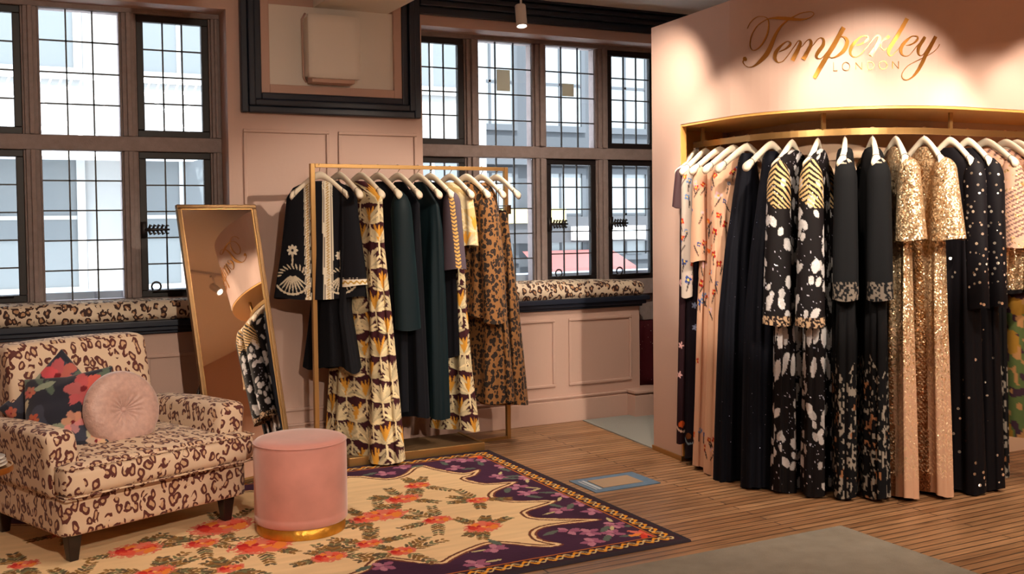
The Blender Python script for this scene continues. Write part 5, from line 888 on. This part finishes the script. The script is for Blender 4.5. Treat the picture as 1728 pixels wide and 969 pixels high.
tag(MB().prism([(3.925, 6.55), (3.835, 5.53), (5.3, 5.53), (5.3, 6.55)], 0, .008).build('grey_carpet', mat('pale_grey_carpet', (.30, .30, .28), .95, bump=.5, bscale=200)), 'pale blue grey carpet beyond the boards, behind the curved wall', 'carpet')
fh = thing('floor_hatch', 'floor access hatch outlined in blue tape beside the rug corner', 'hatch', (3.16, 4.93, 0))
b = MB(); b.box(-.215, .215, -.145, .145, 0, .004); b.build('tape_border', mat('blue_grey_tape', (.10, .17, .26), .45, vary=.3, vscale=20), fh)
MB().box(-.13, .14, -.085, .085, .0041, .007).build('hatch_lid', mat('hatch_wood', (.36, .24, .15), .5), fh, bevel=.001)
b = MB(); b.box(-.165, -.145, -.10, .10, .0041, .006); b.box(-.185, -.175, -.10, .10, .0041, .006); b.build('hinge_strip', mat('pale_tape', (.45, .5, .55), .4), fh)

# ------------------------------------------------------------------ leopard armchair
CH = thing('leopard_armchair', 'wide leopard print armchair with dark tapered legs on the floral rug', 'armchair', (.278, 4.837, 0.0), math.radians(22.14))
Wd, Dp = .94, .84
softbox('seat_base', (Wd/2, Dp/2, .222), (Wd, Dp, .185), .028, M_leo, CH, 18)
def flr(P):
    P = P.copy(); return P
softbox('seat_cushion', (Wd/2, .28, .388), (Wd-.20, .62, .145), .045, M_leo, CH, 20, puff=(0, 0, .022))
softbox('cushion_front', (Wd/2, .0, .386), (Wd+.03, .13, .142), .042, M_leo, CH, 22, puff=(0, .01, .006))
b = MB()
for z in (.324, .448):
    b.tube([(-.012, .03, z), (-.008, -.055, z), (.0, -.068, z), (Wd, -.068, z), (Wd+.008, -.055, z), (Wd+.012, .03, z)], .0045, 6)
b.build('cushion_piping', M_leo, CH, smooth=True)
def arm(sx):
    def fl(P):
        P = P.copy(); k = np.clip((P[:, 2]+.14)/.28, 0, 1); P[:, 0] += sx*.028*k**1.6; P[:, 2] -= .025*np.clip((P[:, 1])/.38, 0, 1)*(k > .7); return P
    return softbox('armrest', (Wd/2+sx*(Wd/2-.055), .42, .445), (.155, .74, .30), .042, M_leo, CH, 20, flare=fl)
arm(-1); arm(1)
def bk(P):
    P = P.copy(); k = (P[:, 2]+.3)/.6; P[:, 1] += .13*k; P[:, 2] -= .012*(P[:, 0]/.4)**2; return P
softbox('backrest', (Wd/2-.0, .70, .62), (Wd-.20, .17, .60), .04, M_leo, CH, 22, puff=(0, .03, 0), flare=bk)
for x, y in ((.075, .075), (Wd-.075, .075), (.075, Dp-.075), (Wd-.075, Dp-.075)):
    b = MB(); v = []
    for z, w in ((.145, .034), (0.011, .020)):
        v += [(x-w, y-w, z), (x+w, y-w, z), (x+w, y+w, z), (x-w, y+w, z)]
    b.add(v, [(0, 1, 2, 3), (7, 6, 5, 4), (0, 4, 5, 1), (1, 5, 6, 2), (2, 6, 7, 3), (3, 7, 4, 0)]); b.build('leg', M_wood_dark, CH, bevel=.004)
# ---- cushions on the chair
def pillow(name, label, c, size, th, rot, paint, material):
    n = 90; g = np.linspace(-1, 1, n); A, B = np.meshgrid(g, g); A = A.ravel(); B = B.ravel()
    e = (1-np.abs(A)**2.4)*(1-np.abs(B)**2.4); h = th*np.sqrt(np.clip(e, 0, 1))*(1+.12*(vnoise(A*3+5, B*3+5, 2)-.5)*2)
    s = size/2; px = A*s*(1-.10*(1-np.abs(B))*np.abs(A)); py = B*s*(1-.10*(1-np.abs(A))*np.abs(B))
    V = np.vstack([np.stack([px, py, h], 1), np.stack([px, py, -h], 1)]); q = gridq(n, n, False); Q = np.vstack([q, q[:, ::-1]+n*n])
    col = paint(np.concatenate([px, px+3]), np.concatenate([py, py]))
    V = V.copy(); key = np.round(V*1e5).astype(np.int64); _, idx, inv = np.unique(key, axis=0, return_index=True, return_inverse=True)
    o = npmesh(name, V[idx], inv.ravel()[Q], material, None, col[idx]); o.matrix_world = Matrix.Translation(c) @ rot
    return tag(o, label, 'cushion', 'cushions on the armchair')
def basis(n, roll):
    n = Vector(n).normalized(); u = Vector((0, 0, 1)); x = u.cross(n).normalized(); y = n.cross(x); m = Matrix((x, y, n)).transposed().to_4x4()
    return m @ Matrix.Rotation(roll, 4, 'Z')
def p_flower(seed):
    def p(S, Z, s=0):
        C_ = fill(len(S), lin((42, 44, 58))); m = vnoise(S*9, Z*9, seed) > .62; C_[m, :3] = lin((62, 66, 84)); r_ = random.Random(seed)
        for _ in range(16):
            x, y, t = r_.uniform(-.24, .24), r_.uniform(-.24, .24), r_.uniform(0, 6.3); blob(C_, S, Z, x, y, .05, .018, t, r_.choice([lin((150, 160, 140)), lin((92, 108, 96)), lin((196, 190, 160))]), 0, .3)
        for x, y, a, c in ((.10, .10, .085, lin((208, 98, 96))), (.06, -.06, .05, lin((214, 146, 134))), (-.14, -.02, .035, lin((206, 96, 70))), (-.08, -.14, .045, lin((222, 130, 110))), (.16, -.16, .04, lin((220, 170, 150))), (-.17, .13, .03, lin((200, 110, 90)))):
            for q in range(6): t = q*PI/3+seed; blob(C_, S, Z, x+a*.55*math.cos(t), y+a*.55*math.sin(t), a*.55, a*.36, t, tuple(k*r_.uniform(.75, 1.15) for k in c), 0, .3)
            blob(C_, S, Z, x, y, a*.2, a*.2, 0, lin((120, 30, 40)))
        return C_
    return p
toC = -F
PF_ = (.335, 5.33, .592)
PB_ = (.31, 5.47, .615)
PV = painted('printed_velvet', .65, 0, sheen=.25)
pillow('floral_cushion', 'dark floral cushion with its corner peaking up, behind the other floral cushion', PB_, .40, .050, basis(tuple(toC*.9+Rv*.10+Vector((0, 0, .25))), .80), p_flower(3), PV)
pillow('floral_cushion', 'dark floral cushion with a big coral flower, leaning behind the round cushion', PF_, .43, .060, basis(tuple(toC*.85-Rv*.05+Vector((0, 0, .42))), .16), p_flower(4), PV)
b = MB(); n = 72; prof = []
rings = 30; V = []
for i in range(rings):
    t = i/(rings-1)*PI; 
    rr = .198*(.5*(1-math.cos(t)) if False else math.sin(t)**.75) if 0 else None
R_ = .195; H_ = .062
prof = [(.0015, .012), (.012, .020), (.03, .034), (.06, .048), (.10, .058), (.14, .058), (.17, .048), (.188, .030), (.195, .008), (.195, -.008), (.188, -.030), (.17, -.048), (.14, -.058), (.10, -.058), (.06, -.048), (.03, -.034), (.012, -.020), (.0015, -.012)]
V = []
for (r_, z_) in prof:
    for k in range(n):
        a = 2*PI*k/n; pl = 1+.13*math.sin(18*a+.7*math.sin(3*a))*(1-abs(r_/R_-.35)) if abs(z_) < .056 or r_ < .1 else 1
        V.append((r_*math.cos(a), r_*math.sin(a), z_*pl))
f = [(i*n+k, i*n+(k+1) % n, (i+1)*n+(k+1) % n, (i+1)*n+k) for i in range(len(prof)-1) for k in range(n)]
b.add(V, f)
rc = thing('round_cushion', 'round blush crushed velvet cushion with a pinched centre, at the front of the seat', 'cushion', (0, 0, 0), 0, 'cushions on the armchair')
MV = mat('blush_crushed_velvet', (.55, .34, .29), .36, bump=.9, bscale=34, sheen=.5, vary=.30, vscale=42)
b.build('cushion_body', MV, rc, smooth=True, sub=1)
MB().lathe([(.002, .026), (.012, .024), (.014, .018), (.012, .012), (.002, .010)], 20).build('button', MV, rc, smooth=True)
rc.matrix_world = Matrix.Translation((.575, 5.26, .605)) @ basis(tuple(toC*.62+Rv*.72+Vector((0, 0, .18))), .2) @ Matrix.Scale(.97, 4) 

# ------------------------------------------------------------------ pouf
pf = thing('velvet_pouf', 'round pink velvet pouf with gold band at its foot, on the rug', 'pouf', (1.345, 4.905, .011))
MB().lathe([(.001, .455), (.11, .455), (.185, .452), (.210, .444), (.220, .430), (.2220, .41), (.2220, .10), (.2198, .094), (.2220, .088), (.2220, .062), (.215, .052), (.206, .050), (.001, .05)], 72).build('pouf_cover', M_pinkv, pf, smooth=True)
MB().tube([(.2212*math.cos(a), .2212*math.sin(a), .432) for a in np.linspace(0, 2*PI, 61)], .0035, 6).build('piping', M_pinkv, pf, smooth=True)
MB().lathe([(.001, 0), (.210, 0), (.211, .003), (.211, .051), (.206, .052), (.001, .052)], 72).build('gold_band', mat('hammered_gold', (.70, .33, .045), .38, .75, bump=.7, bscale=25, vary=.5, vscale=16), pf, smooth=True)

# ------------------------------------------------------------------ leaning mirror on an easel
bx, by, th, ta, mw, mh = 1.364, 5.934, .338, .224, .524, 1.634
s_ = Vector((math.cos(th), math.sin(th), 0)); nn = Vector((math.sin(th), -math.cos(th), 0)); up = Vector((0, 0, 1))*math.cos(ta)-nn*math.sin(ta); Nn = up.cross(s_)*-1
if Nn.dot(nn) < 0: Nn = -Nn
mr = thing('cheval_mirror', 'tall gold framed mirror leaning back on an easel leg behind the armchair', 'mirror', (bx, by, .012))
mr.matrix_world = Matrix.Translation((bx, by, .012)) @ Matrix((s_, up, Nn)).transposed().to_4x4()
b = MB(); w = .024; hx = mw/2
b.box(-hx, hx, mh-w, mh, -.014, .012); b.box(-hx, hx, 0, w, -.014, .012); b.box(-hx, -hx+w, w, mh-w, -.014, .012); b.box(hx-w, hx, w, mh-w, -.014, .012)
b.build('mirror_frame', mat('antique_gold_frame', (.26, .15, .065), .4, .75, bump=.3, bscale=60), mr, bevel=.004)
b = MB(); q = .006; b.box(-hx+w, hx-w, mh-w-q, mh-w, .0, .006); b.box(-hx+w, hx-w, w, w+q, .0, .006); b.box(-hx+w, -hx+w+q, w, mh-w, 0, .006); b.box(hx-w-q, hx-w, w, mh-w, 0, .006); b.build('inner_bead', M_brass, mr)
MB().box(-hx+w*.6, hx-w*.6, w*.6, mh-w*.6, -.004, .0).build('mirror_glass', M_mirror, mr)
MB().box(-hx+w*.6, hx-w*.6, w*.6, mh-w*.6, -.011, -.0045).build('backing_board', M_wood_dark, mr)
inv = mr.matrix_world.inverted()
def loc(p): return tuple(inv @ Vector(p))
for sx in (-1, 1):
    top_ = Vector((bx, by, .012))+up*.62+s_*sx*(hx-.03)-Nn*.016; bot = Vector((top_.x, top_.y, .012))-nn*.30+s_*sx*.06
    MB().tube([loc(top_), loc(bot)], [.011, .010], 8).build('easel_leg', M_wood_dark, mr, smooth=True)
    MB().tube([loc(top_-s_*sx*.0+Nn*.01), loc(top_-Nn*.022)], .018, 10).build('pivot', M_wood_dark, mr, smooth=True)

# ------------------------------------------------------------------ window seat cushions, heater box
cs = softbox('window_seat_cushion', (0, 0, 0), (2.9, .30, .115), .045, M_leoc, None, 40, puff=(0, .0, .012)); cs.location = (-.08, 6.69, .97)
tag(cs, 'long leopard print cushion on the left window seat', 'cushion', 'window seat cushions')
cs = softbox('window_seat_cushion', (0, 0, 0), (1.78, .30, .11), .045, M_leoc, None, 40, puff=(0, .0, .030)); cs.location = (3.60, 6.69, .965)
tag(cs, 'leopard print cushion on the right window seat beyond the rack', 'cushion', 'window seat cushions')
hb = thing('wall_unit', 'boxy beige wall unit mounted inside the navy frame under the beam', 'wall unit', (2.03, 6.60, 2.40))
softbox('unit_front', (.01, -.135, .215), (.345, .05, .405), .012, M_ceil, hb, 8)
lb(-.150, .165, -.11, -.005, .03, .41).build('unit_body', M_ceil, hb, bevel=.006)
lb(-.135, .15, -.13, -.02, -.012, .028).build('lower_grille', M_wall, hb, bevel=.005)
lb(-.13, .15, -.125, -.02, .012, .018).build('grille_slot', M_iron, hb)
MB().tube([(-.14, -.02, .0), (-.16, -.03, .03), (-.165, -.03, .40), (-.14, -.02, .44)], .007, 8).build('cable', M_wall, hb, smooth=True)

# ------------------------------------------------------------------ small table with plates, cut by the left edge
st = thing('side_table', 'little round brass side table at the left photo edge', 'side table', (-.045, 4.62, 0.011))
MB().lathe([(.001, .52), (.125, .52), (.128, .527), (.134, .527), (.135, .505), (.128, .50), (.001, .50)], 48).build('table_top', M_gold, st, smooth=False)
MB().tube([(0, 0, .50), (0, 0, .012)], .014, 12).build('table_stem', M_brass, st, smooth=True)
MB().lathe([(.001, 0), (.10, 0), (.10, .010), (.02, .016), (.001, .016)], 40).build('table_foot', M_brass, st)
for k in range(3):
    d = MB(); d.lathe([(.001, 0), (.07, 0), (.112-.004*k, .010), (.114-.004*k, .013), (.07, .006), (.001, .006)], 48)
    o = d.build('glass_plate', mat('glazed_plate_%d' % k, (.78, .70, .62), .12, spec=.8), None, smooth=True); o.location = (-.045, 4.62, .5325+.0135*k)
    tag(o, ['cream plate at the bottom of the little stack', 'cream plate in the middle of the little stack', 'cream plate on top of the little stack'][k]+' on the side table', 'plate', 'plates on the side table')

# ------------------------------------------------------------------ ceiling spots and their tracks
def track(x0, y0, x1, y1, lab):
    d = Vector((x1-x0, y1-y0, 0)); t = thing('light_track', lab, 'light track', (x0, y0, CZ-.03), math.atan2(d.y, d.x), 'light tracks on the ceiling')
    lb(0, d.length, -.017, .017, 0, .03).build('track_rail', M_white, t)
    lb(0, .12, -.022, .022, -.012, 0).build('feed_box', M_white, t)
FX = 0
def spot(x, y, tx, ty, tz, lab, power=1.0, cone=60, blend=.6, z=CZ-.03, col=WARM, size=.02, rad=.037, L=.15):
    p = Vector((x, y, z-.17)); d = (Vector((tx, ty, tz))-p).normalized()
    r = thing('ceiling_spotlight', lab, 'spotlight', (x, y, z), 0, 'ceiling spotlights')
    MB().tube([(0, 0, 0), (0, 0, -.13)], .008, 8).build('stem', M_white, r, smooth=True)
    lb(-.03, .03, -.016, .016, -.02, 0).build('track_adapter', M_white, r)
    rot = d.to_track_quat('-Z', 'Y').to_matrix().to_4x4(); base = Matrix.Translation((0, 0, -.16)) @ rot
    b = MB(); b.lathe([(.001, L*.5), (rad*.9, L*.5), (rad, L*.46), (rad, -L*.5), (rad*.88, -L*.5), (rad*.86, -L*.40), (.001, -L*.40)], 28); b.xf(base); b.build('lamp_can', M_white, r)
    b = MB(); b.lathe([(.001, -L*.42), (rad*.8, -L*.42), (rad*.8, -L*.43), (.001, -L*.43)], 24); b.xf(base); b.build('lamp_lens', M_bulb, r)
    ld = bpy.data.lights.new('spot_beam', 'SPOT'); ld.energy = SPOT_W*power; ld.color = col; ld.spot_size = math.radians(cone); ld.spot_blend = blend; ld.shadow_soft_size = size
    lo = bpy.data.objects.new('spot_beam', ld); COL.objects.link(lo); lo.parent = r; lo.matrix_local = base @ Matrix.Translation((0, 0, -L*.5-.01))
    return r
track(3.25, -.5, 3.25, 6.35, 'ceiling track running towards the right window')
track(.9, -.8, .9, 5.2, 'ceiling track above the armchair')
track(3.9, .6, 3.9, 2.5, 'short ceiling track behind the viewer on the right')
track(3.6, 2.9, 7.4, 2.9, 'ceiling track in front of the curved wall')
spot(3.25, 6.18, 3.15, 5.6, .3, 'white can spotlight hanging before the navy cornice by the right window', .4, 70, .5)
spot(3.62, 3.72, 3.96, 4.06, 2.05, 'spotlight grazing the gold lettering', .45, 46, .9)
spot(4.30, 2.90, 4.30, 3.75, 1.3, 'spotlight on the sequin gowns', .8, 70, .6)
spot(5.30, 2.90, 5.20, 3.78, 1.75, 'spotlight on the right part of the curved wall', .6, 62, .5)
spot(3.25, 4.60, 3.80, 4.85, 1.3, 'spotlight on the left gowns', .3, 60, .8)
spot(3.25, 1.70, 4.15, 4.10, 1.72, 'narrow spotlight aimed under the gold header', 2.6, 36, .4)
spot(.9, 3.20, 3.98, 4.55, 1.52, 'spotlight aimed at the white hangers on the curved rail', 2.0, 28, .4)
spot(3.9, 1.2, 4.95, 3.95, 1.66, 'narrow spotlight aimed at the black sequin gowns', 2.6, 26, .5)
spot(3.25, 4.8, 4.0, 6.6, .4, 'added fill spotlight washing the panelling under the right window', .9, 105, .9)  # added to lift the partition's shadow off the panelling
spot(3.25, 3.9, 2.2, 6.2, 1.2, 'spotlight on the brass rack', 1.5, 46, .6)
spot(3.25, 2.2, 1.5, 5.0, .4, 'spotlight on the pouf and rug', .8, 46, .7)
spot(.9, 3.9, .8, 5.3, .5, 'spotlight on the armchair', .45, 60, .7)
spot(3.25, 1.0, 3.3, 4.8, 0, 'spotlight on the open floor', .9, 50, .8)
spot(.9, 1.4, 2.2, 3.8, 0, 'spotlight above the rug corner', .25, 80, .8)
spot(.9, -.3, -.8, 3.2, .3, 'added fill spotlight behind the viewer, towards the left wall', 3.5, 110, .8)  # unseen lamp added for general room fill
spot(6.4, 2.9, 6.4, 1.2, 0, 'added fill spotlight over the far aisle', 4.5, 110, .8)  # unseen, added to brighten the floor and ceiling the mirror reflects
spot(3.25, -.3, 4.6, .6, 0, 'added fill spotlight behind the viewer', 3.5, 110, .8)  # another out-of-view lamp added as wide ambient fill
# ------------------------------------------------------------------ the street outside
tag(MB().box(-30, 60, 7.4, 60, -4.1, -4).build('street', mat('street_asphalt', (.6, .6, .6), .9)), kind='structure')
def facade(name, label, x0, x1, y, z0, z1, colr, cols, floors, wcol, grp='buildings across the street', first=-3.6, storey=3.3, rz=0):
    r = thing(name, label, 'building', (x0, y, -4), rz, grp); L = x1-x0
    b = MB(); b.box(0, L, 0, 4, 0, z1+4); b.build('facade_wall', mat(name+'_stone', colr, .85, vary=.1, vscale=.8), r)
    mw_ = mat(name+'_window', wcol, .3); mf = mat(name+'_surround', tuple(min(1, c*1.25) for c in colr), .8)
    for fl in range(floors):
        zc = first+4+fl*storey+1.9
        for c in range(cols):
            xc = (c+.5)*L/cols; w_, h_ = .62, 1.05
            f = MB(); f.box(xc-w_-.12, xc+w_+.12, -.09, 0, zc-h_-.15, zc-h_); f.box(xc-w_-.12, xc+w_+.12, -.07, 0, zc+h_, zc+h_+.14); f.box(xc-w_-.12, xc-w_, -.07, 0, zc-h_, zc+h_); f.box(xc+w_, xc+w_+.12, -.07, 0, zc-h_, zc+h_)
            fo = f.build('window_surround', mf, r)
            g = MB(); g.box(xc-w_, xc+w_, -.02, .0, zc-h_, zc+h_); g.build('window_glass', mw_, fo)
            g = MB(); g.box(xc-.03, xc+.03, -.04, -.02, zc-h_, zc+h_); g.box(xc-w_, xc+w_, -.04, -.02, zc-.03, zc+.03); g.build('glazing_bar', mf, fo)
    b = MB(); b.box(-.1, L+.1, -.25, 0, first+4+storey*1-.15, first+4+storey*1+.12); b.box(-.1, L+.1, -.35, 0, z1+3.7, z1+4.05); b.build('string_course', mf, r)
    return r
fa = facade('white_building', 'overexposed pale building with a lattice balcony beyond the left window', -9, 8.2, 17, -4, 9.5, (.21, .21, .205), 8, 4, (.08, .09, .095))
b = MB(); y0 = -.9; zb = 4+2.62
b.box(0, 12, y0-.03, y0+.03, zb+.95, zb+1.02); b.box(0, 12, y0-.03, y0+.03, zb, zb+.06); b.box(0, 12, -.95, 0, zb-.15, zb)
k = 0.0
while k < 12:
    for (a, c) in (((k, zb+.06), (k+.8, zb+.8)), ((k, zb+.8), (k+.8, zb+.06))): b.tube([(a[0], y0, a[1]), (c[0], y0, c[1])], .022, 5)
    for q in range(6): b.tube([(k+q*.135, y0, zb+.8), (k+q*.135+.06, y0, zb+.95)], .014, 5)
    k += .8
b.build('balcony_lattice', mat('white_iron', (.9, .9, .9), .5), fa)
fb = facade('grey_building', 'grey stone corner building seen through the right window', 10.2, 26, 23, -4, 16, (.034, .038, .043), 8, 6, (.14, .155, .16), first=-.3)
b = MB(); b.box(.5, 15.5, -.3, 0, 4.9, 5.55); b.build('shop_fascia', mat('dark_fascia', (.03, .03, .033), .6), fb)
for k, (xx, cc, w_) in enumerate(((2.0, (.5, .4, .14), .9), (4.2, (.95, .95, .95), 1.1), (7.0, (.5, .39, .12), .9), (9.0, (.95, .95, .95), 1.2), (12, (.5, .4, .14), .9))):
    lb(xx-w_, xx+w_, -.42, -.30, 4.95+.45*(k % 2 == 0), 5.30+.45*(k % 2 == 0)).build('shop_sign', mat('shop_sign_face_%d' % k, cc, .5), fb)
for xx in (3.0, 7.2, 11.2):
    b = MB(); b.add([(xx-1.3, -.3, 4.7), (xx+1.3, -.3, 4.7), (xx+1.4, -1.3, 4.3), (xx-1.4, -1.3, 4.3), (xx+1.4, -1.3, 4.1), (xx-1.4, -1.3, 4.1)], [(0, 1, 2, 3), (3, 2, 4, 5)]); b.build('awning', mat('red_awning_%d' % int(xx), (.17, .05, .045), .7), fb)
for k, (x0, x1) in enumerate(((-1.9, 1.39), (2.70, 5.3))):
    struct('trim_%d' % (50+k), MB().box(x0, x1, 7.0, 7.22, .90, 1.075), mat('outer_sill_%d' % k, (.50, .55, .60), .6))
